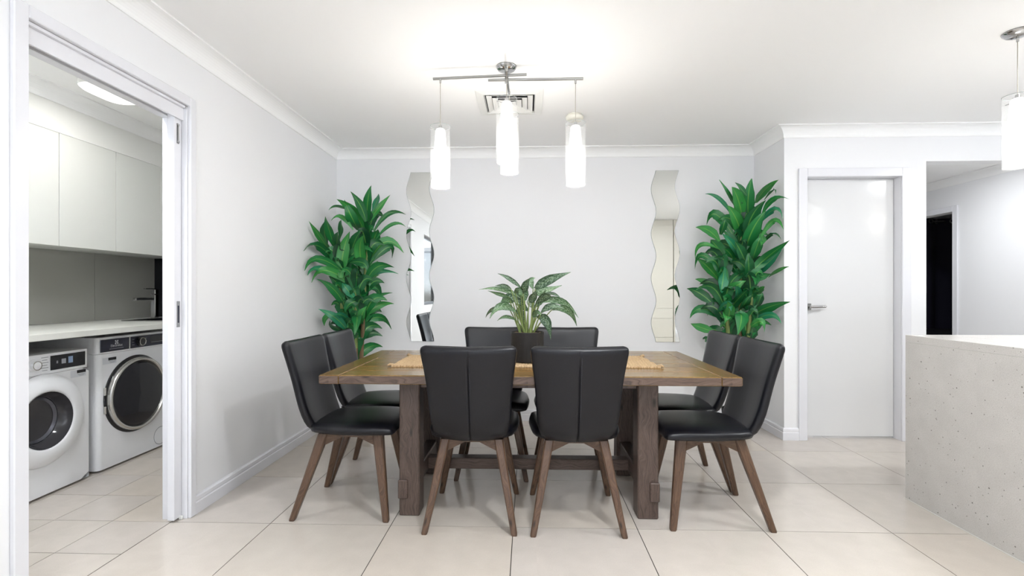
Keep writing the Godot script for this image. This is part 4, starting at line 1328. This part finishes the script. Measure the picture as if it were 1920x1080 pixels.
func build_kitchen_run() -> void:
	for i in 2:
		var x: float = [1.73, 2.56][i]
		var w: float = [0.82, 0.93][i]
		var t := thing("tall_cupboard", ["cream tall kitchen cupboard with drawers beside the living room opening", "wider cream tall kitchen cupboard with drawers on the kitchen side"][i], "cupboard", Vector3(x, 0, 0.0), 0.0, "tall kitchen cupboards")
		part("carcass", slab(Vector3(0, 0.08, 0.0), Vector3(w, 2.41, 0.615)), M.cream_cabinet, t)
		part("kick", slab(Vector3(0, 0.001, 0.05), Vector3(w, 0.08, 0.6)), M.panel_black, t)
		for y in [[0.085, 0.345], [0.349, 0.676], [0.68, 0.853]]:
			part("drawer", slab(Vector3(0.002, y[0], -0.02), Vector3(w - 0.002, y[1], -0.001), 0.001), M.cream_cabinet, t)
		for k in 2:
			part("door", slab(Vector3(0.002 + k * w / 2, 0.857, -0.02), Vector3((k + 1) * w / 2 - 0.002, 2.3, -0.001), 0.001), M.cream_cabinet, t)

# ---------------------------------------------------------------- laundry
func build_laundry() -> void:
	# overhead cupboards, one unit for each door
	for i in 5:
		var z1: float = [-1.30, -2.155, -2.585, -3.015, -3.445][i]
		var z0: float = [-2.153, -2.583, -3.013, -3.443, -3.873][i]
		var lab: String = ["white overhead laundry cupboard nearest the laundry's near wall", "white overhead laundry cupboard above the counter's near part", "white overhead laundry cupboard above the front loader with the white door ring", "white overhead laundry cupboard above the front loader with the navy panel", "white overhead laundry cupboard above the sink"][i]
		var c := thing("overhead_cupboard", lab, "cupboard", Vector3(-3.338, 1.442, z0), 0.0, "overhead laundry cupboards")
		part("carcass", slab(Vector3(0, 0, 0), Vector3(0.35, 0.71, z1 - z0 - 0.0005)), M.cabinet_white, c)
		part("door", slab(Vector3(0.351, -0.006, 0.001), Vector3(0.369, 0.71, z1 - z0 - 0.0015), 0.001), M.cabinet_white, c)
	var e := thing("overhead_cupboard", "narrow white overhead laundry cupboard in the end corner", "cupboard", Vector3(-3.338, 1.442, -4.278), 0.0, "overhead laundry cupboards")
	part("carcass", slab(Vector3(0, 0, 0), Vector3(0.35, 0.71, 0.4045)), M.cabinet_white, e)
	part("door", slab(Vector3(0.351, -0.006, 0.001), Vector3(0.369, 0.71, 0.4035), 0.001), M.cabinet_white, e)
	struct("wall_laundry_bulkhead", slab(Vector3(-3.34, 2.153, -4.28), Vector3(-2.966, H, -0.6)), M.laundry_wall)
	# splashback panels
	for q in [[-3.668, -0.62], [-4.276, -3.671]]:
		var p := part("splashback", slab(Vector3(-3.339, 0.922, q[0]), Vector3(-3.333, 1.4405, q[1]), 0.0005), M.splash_glass, self)
		tag(p, "grey glass splashback panel behind the laundry counter" if q[0] > -4 else "grey glass splashback panel behind the laundry sink", "splashback", "grey glass splashback panels")
	var pe := part("splashback", slab(Vector3(-3.332, 0.922, -4.279), Vector3(-1.9, 1.4405, -4.273), 0.0005), M.dark_glass, self)
	tag(pe, "dark glossy splashback panel across the end of the laundry counter", "splashback", "grey glass splashback panels")
	# counter: top with a sink cut-out built of strips round it
	var b := thing("laundry_counter", "white laundry counter running over the two front loaders", "counter", Vector3(0, 0, 0))
	var xf := -2.575
	part("worktop", slab(Vector3(-3.338, 0.884, -3.68), Vector3(xf, 0.92, -0.62), 0.002), M.bench_white, b)
	part("worktop", slab(Vector3(-3.338, 0.884, -4.272), Vector3(-3.115, 0.92, -3.68), 0.001), M.bench_white, b)
	part("worktop", slab(Vector3(-2.745, 0.884, -4.272), Vector3(xf, 0.92, -3.68), 0.002), M.bench_white, b)
	part("worktop", slab(Vector3(-3.115, 0.884, -4.272), Vector3(-2.745, 0.92, -4.14), 0.001), M.bench_white, b)
	part("support_panel", slab(Vector3(-3.33, 0.001, -3.66), Vector3(-2.66, 0.884, -3.625), 0.001), M.cabinet_white, b)
	part("support_panel", slab(Vector3(-3.33, 0.001, -2.25), Vector3(-2.66, 0.884, -2.215), 0.001), M.cabinet_white, b)
	var s := thing("laundry_sink", "dark inset laundry sink with steel rim", "sink", Vector3(-2.93, 0.92, -3.91))
	part("rim", slab(Vector3(-0.19, 0.0005, 0.225), Vector3(0.19, 0.006, 0.245), 0.001), M.satin_nickel, s)
	part("rim", slab(Vector3(-0.19, 0.0005, -0.245), Vector3(0.19, 0.006, -0.225), 0.001), M.satin_nickel, s)
	part("rim", slab(Vector3(0.17, 0.0005, -0.225), Vector3(0.19, 0.006, 0.225), 0.001), M.satin_nickel, s)
	part("rim", slab(Vector3(-0.19, 0.0005, -0.225), Vector3(-0.17, 0.006, 0.225), 0.001), M.satin_nickel, s)
	part("bowl_side", slab(Vector3(-0.183, -0.2, -0.238), Vector3(-0.172, -0.001, 0.238)), M.dark_glass, s)
	part("bowl_side", slab(Vector3(0.172, -0.2, -0.238), Vector3(0.183, -0.001, 0.238)), M.dark_glass, s)
	part("bowl_side", slab(Vector3(-0.172, -0.2, -0.238), Vector3(0.172, -0.001, -0.23)), M.dark_glass, s)
	part("bowl_side", slab(Vector3(-0.172, -0.2, 0.23), Vector3(0.172, -0.001, 0.238)), M.dark_glass, s)
	part("bowl_floor", slab(Vector3(-0.172, -0.2, -0.23), Vector3(0.172, -0.195, 0.23)), M.dark_glass, s)
	var f := thing("mixer_tap", "chrome square mixer tap beside the laundry sink", "tap", Vector3(-3.165, 0.92, -4.06))
	part("column", box(Vector3(0.042, 0.2, 0.042), 0.004, 1), M.chrome, f, Vector3(0, 0.101, 0))
	part("spout", box(Vector3(0.03, 0.022, 0.2), 0.004), M.chrome, f, Vector3(0, 0.165, 0.115))
	part("cartridge", box(Vector3(0.04, 0.04, 0.04), 0.004), M.chrome, f, Vector3(0, 0.224, 0))
	part("lever", box(Vector3(0.02, 0.008, 0.12), 0.002), M.chrome, f, Vector3(0, 0.25, 0.05))
	var box_ := thing("counter_black_object", "tall black object in the end corner of the laundry counter", "black_object", Vector3(-2.93, 0.921, -4.205))  # stands for an unidentified black shape on the counter
	part("body", slab(Vector3(-0.11, 0, -0.065), Vector3(0.14, 0.36, 0.06), 0.012), M.dark_glass, box_)
	part("trim", slab(Vector3(-0.112, 0.30, 0.0605), Vector3(0.0, 0.34, 0.062)), M.chrome, box_)
	# oyster light
	var o := thing("ceiling_light", "rounded square white oyster light on the laundry ceiling", "ceiling light", Vector3(-2.50, H, -2.93))
	var rings := []
	for k in 6:
		var y: float = [-0.001, -0.03, -0.05, -0.066, -0.076, -0.08][k]
		var r: float = [0.165, 0.168, 0.165, 0.15, 0.12, 0.06][k]
		var ring := []
		for a in 40:
			var th := TAU * a / 40
			var cs := cos(th)
			var sn := sin(th)
			var m := pow(pow(absf(cs), 4.0) + pow(absf(sn), 4.0), -0.25)
			ring.append(Vector3(cs * m * r, y, sn * m * r))
		rings.append(ring)
	part("rim", loft(rings.slice(0, 3)), M.plastic_white, o)
	part("diffuser", loft(rings.slice(2, 6)), M.oyster_light_glow, o)
	var al := AreaLight3D.new()
	al.name = "oyster_light_face"
	al.area_size = Vector2(0.3, 0.3)
	al.light_energy = OYSTER
	al.light_color = Color(1.0, 0.99, 0.97)
	al.shadow_enabled = true
	al.area_range = 14.0
	al.area_attenuation = 2.0
	al.rotation.x = -PI / 2
	o.add_child(al)
	al.position = Vector3(0, -0.085, 0)
	build_washers()

func rounded_front(w: float, h: float, d: float, r: float) -> ArrayMesh:
	# cabinet whose front (+x) vertical edges are rounded; width along z
	var p := PackedVector2Array()
	p.append(Vector2(-d, -w / 2))
	for k in 7:
		var a := -PI / 2 + PI / 2 * k / 6.0
		p.append(Vector2(-r + cos(a) * r, -w / 2 + r + sin(a) * r))
	for k in 7:
		var a := PI / 2 * k / 6.0
		p.append(Vector2(-r + cos(a) * r, w / 2 - r + sin(a) * r))
	p.append(Vector2(-d, w / 2))
	return extrude(p, 0, h, Transform3D(Basis(Vector3(1, 0, 0), Vector3(0, 0, 1), Vector3(0, 1, 0)), Vector3.ZERO))

func dryer_body(w: float, h: float, d: float, cy: float, r: float) -> ArrayMesh:
	# a cabinet with a round porthole through its front (+x), 80 mm deep
	var st := st_new()
	var n := 48
	cy -= 0.012
	for k in n:
		var a0 := TAU * k / n
		var a1 := TAU * (k + 1) / n
		var q := []
		for a in [a0, a1]:
			var cs := cos(a)
			var sn := sin(a)
			var reach := 1e9
			if absf(cs) > 1e-6: reach = minf(reach, (w / 2) / absf(cs))
			if sn > 1e-6: reach = minf(reach, (h - cy) / sn)
			if sn < -1e-6: reach = minf(reach, cy / -sn)
			q.append([Vector3(0, cy + sn * r, cs * r), Vector3(0, cy + sn * reach, cs * reach), Vector3(-0.08, cy + sn * r, cs * r)])
		poly(st, [q[0][0], q[0][1], q[1][1], q[1][0]], Vector3.RIGHT)
		poly(st, [q[0][0], q[1][0], q[1][2], q[0][2]], Vector3(0, cy, 0) - q[0][0])
	for sy in [0.0, h]: poly(st, [Vector3(0, sy, -w / 2), Vector3(0, sy, w / 2), Vector3(-d, sy, w / 2), Vector3(-d, sy, -w / 2)], Vector3.UP * (1 if sy > 0 else -1))
	for sz in [-w / 2, w / 2]: poly(st, [Vector3(0, 0, sz), Vector3(0, h, sz), Vector3(-d, h, sz), Vector3(-d, 0, sz)], Vector3(0, 0, sz))
	for sx in [-d, -0.08]: poly(st, [Vector3(sx, 0, -w / 2), Vector3(sx, h, -w / 2), Vector3(sx, h, w / 2), Vector3(sx, 0, w / 2)], Vector3.LEFT if sx < -0.1 else Vector3.RIGHT)
	return st.commit()

func ring_x(ri: float, ro: float, x0: float, x1: float, bulge := 0.0) -> ArrayMesh:
	var m := (ri + ro) / 2
	return lathe([Vector2(ri, x0), Vector2(ro, x0), Vector2(ro, x0), Vector2(ro, lerpf(x0, x1, 0.6)), Vector2(ro - (ro - ri) * 0.12, x1), Vector2(m, x1 + bulge), Vector2(ri + (ro - ri) * 0.12, x1), Vector2(ri, lerpf(x0, x1, 0.6)), Vector2(ri, x0)], 56, 0)

func text(words: String, size: float, m: Material, parent: Node, at: Vector3, called := "lettering") -> void:
	var tm := TextMesh.new()
	tm.text = words
	var f := SystemFont.new()
	f.font_names = PackedStringArray(["Droid Sans"])
	tm.font = f
	tm.font_size = 32
	tm.pixel_size = size / 32.0
	tm.depth = 0.0006
	tm.horizontal_alignment = HORIZONTAL_ALIGNMENT_CENTER
	var o := part(called, tm, m, parent, at)
	o.rotation.y = PI / 2

func sticker(parent: Node, at: Vector3) -> void:
	var s := part("sticker", box(Vector3(0.0008, 0.042, 0.105)), M.print_white, parent, at)
	part("bar", box(Vector3(0.0006, 0.018, 0.06)), M.panel_black, s, Vector3(0.0007, 0.010, -0.02))
	for k in 3:
		part("line", box(Vector3(0.0005, 0.002, 0.055 - 0.012 * k)), M.print_grey, s, Vector3(0.0006, -0.005 - 0.005 * k, -0.02))

func build_washers() -> void:
	# washing machine with navy control panel; its front faces +x
	var t := thing("washing_machine", "white front loader with navy control panel and silver ringed dark door", "washing machine", Vector3(-2.70, 0.001, -3.296))
	part("body", rounded_front(0.598, 0.735, 0.58, 0.03), M.appliance_white, t, Vector3(0, 0.012, 0))
	part("fascia", rounded_front(0.598, 0.103, 0.58, 0.03), M.appliance_white, t, Vector3(0, 0.749, 0))
	for q in [[-0.05, 0.25], [-0.05, -0.25], [-0.5, 0.25], [-0.5, -0.25]]: part("foot", lathe(creased([Vector2(0, 0), Vector2(0.02, 0), Vector2(0.02, 0.012), Vector2(0, 0.012)]), 14), M.rubber_dark, t, Vector3(q[0], 0, q[1]))
	var dr := part("detergent_drawer", slab(Vector3(0.0, 0.758, 0.062), Vector3(0.004, 0.838, 0.286), 0.002), M.navy_panel, t)
	var emb := st_new()
	for q in [[0.008, 0.013, 0.010, 0.006], [-0.008, 0.013, 0.010, 0.006], [0.0, 0.004, 0.022, 0.005], [-0.008, -0.005, 0.010, 0.006], [0.008, -0.005, 0.010, 0.006]]:
		add_box(emb, Vector3(0.0045, 0.815 + q[1] - 0.004, 0.165 + q[0]), Vector3(0.0008, q[3], q[2]), 0.0002)
	part("emblem", emb.commit(), M.print_white, dr)
	text("Electrolux", 0.021, M.print_white, dr, Vector3(0.0045, 0.793, 0.165))
	part("caption_line", box(Vector3(0.0006, 0.0035, 0.11)), M.print_grey, dr, Vector3(0.0044, 0.774, 0.165))
	part("divider", slab(Vector3(0.0, 0.756, 0.054), Vector3(0.0045, 0.84, 0.060), 0.001), M.silver_ring, t)
	var cp := part("control_panel", slab(Vector3(0.0, 0.758, -0.286), Vector3(0.004, 0.838, 0.052), 0.002), M.navy_panel, t)
	var kb := part("program_dial", lathe(creased([Vector2(0, 0), Vector2(0.031, 0), Vector2(0.028, 0.024), Vector2(0, 0.024)]), 32, 0), M.panel_black, cp, Vector3(0.004, 0.799, -0.025))
	part("dial_ring", lathe([Vector2(0.0235, 0.022), Vector2(0.0285, 0.022), Vector2(0.0275, 0.027), Vector2(0.0245, 0.027), Vector2(0.0235, 0.022)], 32, 0), M.silver_ring, kb)
	for k in 12:
		var a := TAU * k / 12
		if absf(sin(a)) > 0.8: continue
		part("program_mark", box(Vector3(0.0005, 0.002, 0.018)), M.print_grey, cp, Vector3(0.0043, 0.799 + 0.036 * sin(a), -0.025 + 0.050 * signf(cos(a)) * (0.9 + 0.2 * absf(cos(a)))))
	part("display", slab(Vector3(0.004, 0.776, -0.26), Vector3(0.0046, 0.826, -0.12)), M.panel_black, cp)
	part("display_line", slab(Vector3(0.0046, 0.783, -0.25), Vector3(0.0049, 0.785, -0.13)), M.print_grey, cp)
	part("door_gasket", ring_x(0.20, 0.262, -0.01, 0.008), M.dark_glass, t, Vector3(0, 0.448, 0))
	var door := part("door_ring", ring_x(0.222, 0.246, 0.0, 0.034, 0.003), M.silver_ring, t, Vector3(0, 0.448, 0))
	part("door_glass", lathe([Vector2(0.2225, 0.0), Vector2(0.2225, 0.026), Vector2(0.20, 0.032), Vector2(0.12, 0.036), Vector2(0, 0.038)], 48, 0), M.dark_glass, door)
	for q in [0.06, -0.06]: part("hinge", box(Vector3(0.012, 0.05, 0.014), 0.003), M.silver_ring, t, Vector3(0.012, 0.448 + q, 0.262))
	var fl := part("filter_cover", lathe([Vector2(0.0, 0.003), Vector2(0.058, 0.003), Vector2(0.061, 0.0)], 32, 0), M.appliance_white, t, Vector3(0.0, 0.09, -0.225))
	part("filter_groove", lathe([Vector2(0.0605, 0.0), Vector2(0.063, 0.0015), Vector2(0.0655, 0.0)], 32, 0), M.appliance_grey, fl)
	sticker(t, Vector3(0.0004, 0.70, 0.215))
	# dryer with white door ring
	var d := thing("clothes_dryer", "white front loader with wide white door ring and small black display", "dryer", Vector3(-2.69, 0.001, -2.634))
	d.rotation.y = deg_to_rad(2.0)
	part("body", dryer_body(0.596, 0.67, 0.58, 0.43, 0.159), M.appliance_white, d, Vector3(0, 0.012, 0))
	part("fascia", rounded_front(0.596, 0.112, 0.58, 0.02), M.appliance_white, d, Vector3(0, 0.684, 0))
	for q in [[-0.05, 0.25], [-0.05, -0.25], [-0.5, 0.25], [-0.5, -0.25]]: part("foot", lathe(creased([Vector2(0, 0), Vector2(0.02, 0), Vector2(0.02, 0.012), Vector2(0, 0.012)]), 14), M.rubber_dark, d, Vector3(q[0], 0, q[1]))
	var ds := part("display", slab(Vector3(0.0, 0.70, -0.27), Vector3(0.003, 0.782, -0.045), 0.001), M.panel_black, d)
	part("indicator", slab(Vector3(0.003, 0.727, -0.185), Vector3(0.0036, 0.765, -0.155)), M.print_blue, ds)
	part("indicator", slab(Vector3(0.003, 0.729, -0.14), Vector3(0.0036, 0.757, -0.112)), M.appliance_grey, ds)
	part("indicator", slab(Vector3(0.003, 0.735, -0.09), Vector3(0.0036, 0.75, -0.08)), M.print_grey, ds)
	var kn := part("program_dial", lathe(creased([Vector2(0, 0), Vector2(0.034, 0), Vector2(0.031, 0.006), Vector2(0.026, 0.008), Vector2(0.024, 0.026), Vector2(0, 0.027)]), 32, 0), M.appliance_white, d, Vector3(0.0, 0.741, 0.055))
	part("dial_ring", lathe([Vector2(0.0205, 0.026), Vector2(0.0255, 0.024), Vector2(0.025, 0.028), Vector2(0.0205, 0.026)], 32, 0), M.silver_ring, kn)
	for sgn in [-1.0, 1.0]:
		for k in 6:
			part("program_mark", box(Vector3(0.0006, 0.0035, 0.03 + 0.012 * ((k * 3) % 2))), M.print_grey, d, Vector3(0.0003, 0.705 + 0.0145 * k, 0.055 + sgn * (0.068 if sgn < 0 else 0.075 + 0.03 * sin(k * 0.6))))
	var o := part("door_ring", lathe([Vector2(0.158, 0.004), Vector2(0.158, 0.03), Vector2(0.17, 0.037), Vector2(0.20, 0.036), Vector2(0.235, 0.026), Vector2(0.255, 0.008), Vector2(0.257, 0.0), Vector2(0.158, 0.0)], 56, 0), M.appliance_white, d, Vector3(0.0, 0.43, 0))
	part("door_glass", lathe([Vector2(0.1575, 0.03), Vector2(0.15, 0.006), Vector2(0.132, -0.03), Vector2(0.115, -0.05), Vector2(0.0, -0.058)], 48, 0), M.smoked_glass, o)
	part("drum_rim", lathe([Vector2(0.112, -0.046), Vector2(0.124, -0.036), Vector2(0.128, -0.034), Vector2(0.118, -0.044)], 40, 0), M.drum_grey, o)
	part("filter_cover", lathe([Vector2(0.0, 0.003), Vector2(0.05, 0.003), Vector2(0.056, 0.0)], 32, 0), M.appliance_grey, d, Vector3(0.0, 0.1, 0.14))
	sticker(d, Vector3(0.0004, 0.655, -0.225))

# ---------------------------------------------------------------- bedroom seen through the hall
func build_bedroom() -> void:
	var t := thing("eyelet_curtain", "dark navy eyelet curtain hanging in the bedroom beyond the hall", "curtain", Vector3(4.95, 0, -7.45))
	var n := 150
	var v := PackedVector3Array()
	var uv := PackedVector2Array()
	var idx := PackedInt32Array()
	for i in n + 1:
		var x := 2.7 * i / n
		var z := 0.045 * sin(TAU * x / 0.30)
		for y in [0.03, 0.8, 1.6, 2.225]:
			v.append(Vector3(x, y, z * (1.0 if y > 1.0 else 0.85)))
			uv.append(Vector2(x, y))
	for i in n:
		for k in 3:
			var a := i * 4 + k
			idx.append_array([a, a + 4, a + 5, a, a + 5, a + 1])
	part("drape", mesh_from(v, uv, idx, false), M.navy_cloth, t)
	for k in 18:
		part("eyelet", lathe([Vector2(0.022, -0.004), Vector2(0.034, -0.004), Vector2(0.034, 0.004), Vector2(0.022, 0.004), Vector2(0.022, -0.004)], 20, 2), M.satin_nickel, t, Vector3(0.075 + 0.15 * k, 2.185, 0.048 if k % 2 == 0 else -0.045))
	var r := thing("curtain_rod", "slim metal curtain rod through the navy curtain's eyelets", "curtain rod", Vector3(4.9, 2.185, -7.45))
	part("rod", tube([Vector3(0.0, 0, 0), Vector3(2.8, 0, 0)], 0.0125, 12), M.satin_nickel, r)
	var b := thing("dark_shape", "low dark cushioned shape in front of the navy curtain", "dark_shape", Vector3(6.2, 0, -6.5))  # guessed body for a dark outline beyond the doorway
	part("base", slab(Vector3(-0.7, 0.05, -0.75), Vector3(1.4, 0.33, 0.75), 0.01), M.dark_cloth, b)
	part("mattress", slab(Vector3(-0.7, 0.331, -0.75), Vector3(1.4, 0.62, 0.75), 0.06), M.dark_cloth, b)
	part("pillow", slab(Vector3(-0.15, 0.62, -0.6), Vector3(0.25, 0.93, 0.2), 0.1), M.navy_cloth, b)
	for q in [[-0.6, -0.65], [1.3, -0.65], [-0.6, 0.65], [1.3, 0.65]]: part("foot", box(Vector3(0.06, 0.05, 0.06)), M.panel_black, b, Vector3(q[0], 0.026, q[1]))

# ---------------------------------------------------------------- everything
func _ready() -> void:
	view_and_light()
	make_materials()
	build_shell()
	build_table()
	build_chairs()
	build_island()
	build_laundry()
	build_kitchen_run()
	build_dining_pendant()
	build_island_pendants()
	build_mirrors()
	build_dracaena(Vector3(-1.42, 0, -4.02), "tall artificial dracaena with broad green leaves in the laundry side corner", [Vector3(0.10, 1.66, 0.0), Vector3(-0.14, 1.42, 0.04), Vector3(0.02, 1.2, 0.06)], LEAVES_LAUNDRY_CORNER, Vector3(-1.69, 0, -4.33), Vector3(-0.9, 0, -3.6), 7)
	build_dracaena(Vector3(1.69, 0, -4.02), "tall artificial dracaena with broad green leaves in the corner by the white door", [Vector3(0.03, 1.72, 0.0), Vector3(-0.14, 1.36, 0.05), Vector3(0.10, 1.25, 0.06)], LEAVES_DOOR_CORNER, Vector3(1.25, 0, -4.33), Vector3(1.95, 0, -3.6), 23)
	build_runner()
	build_table_plant()
	build_ceiling_things()
	build_bedroom()
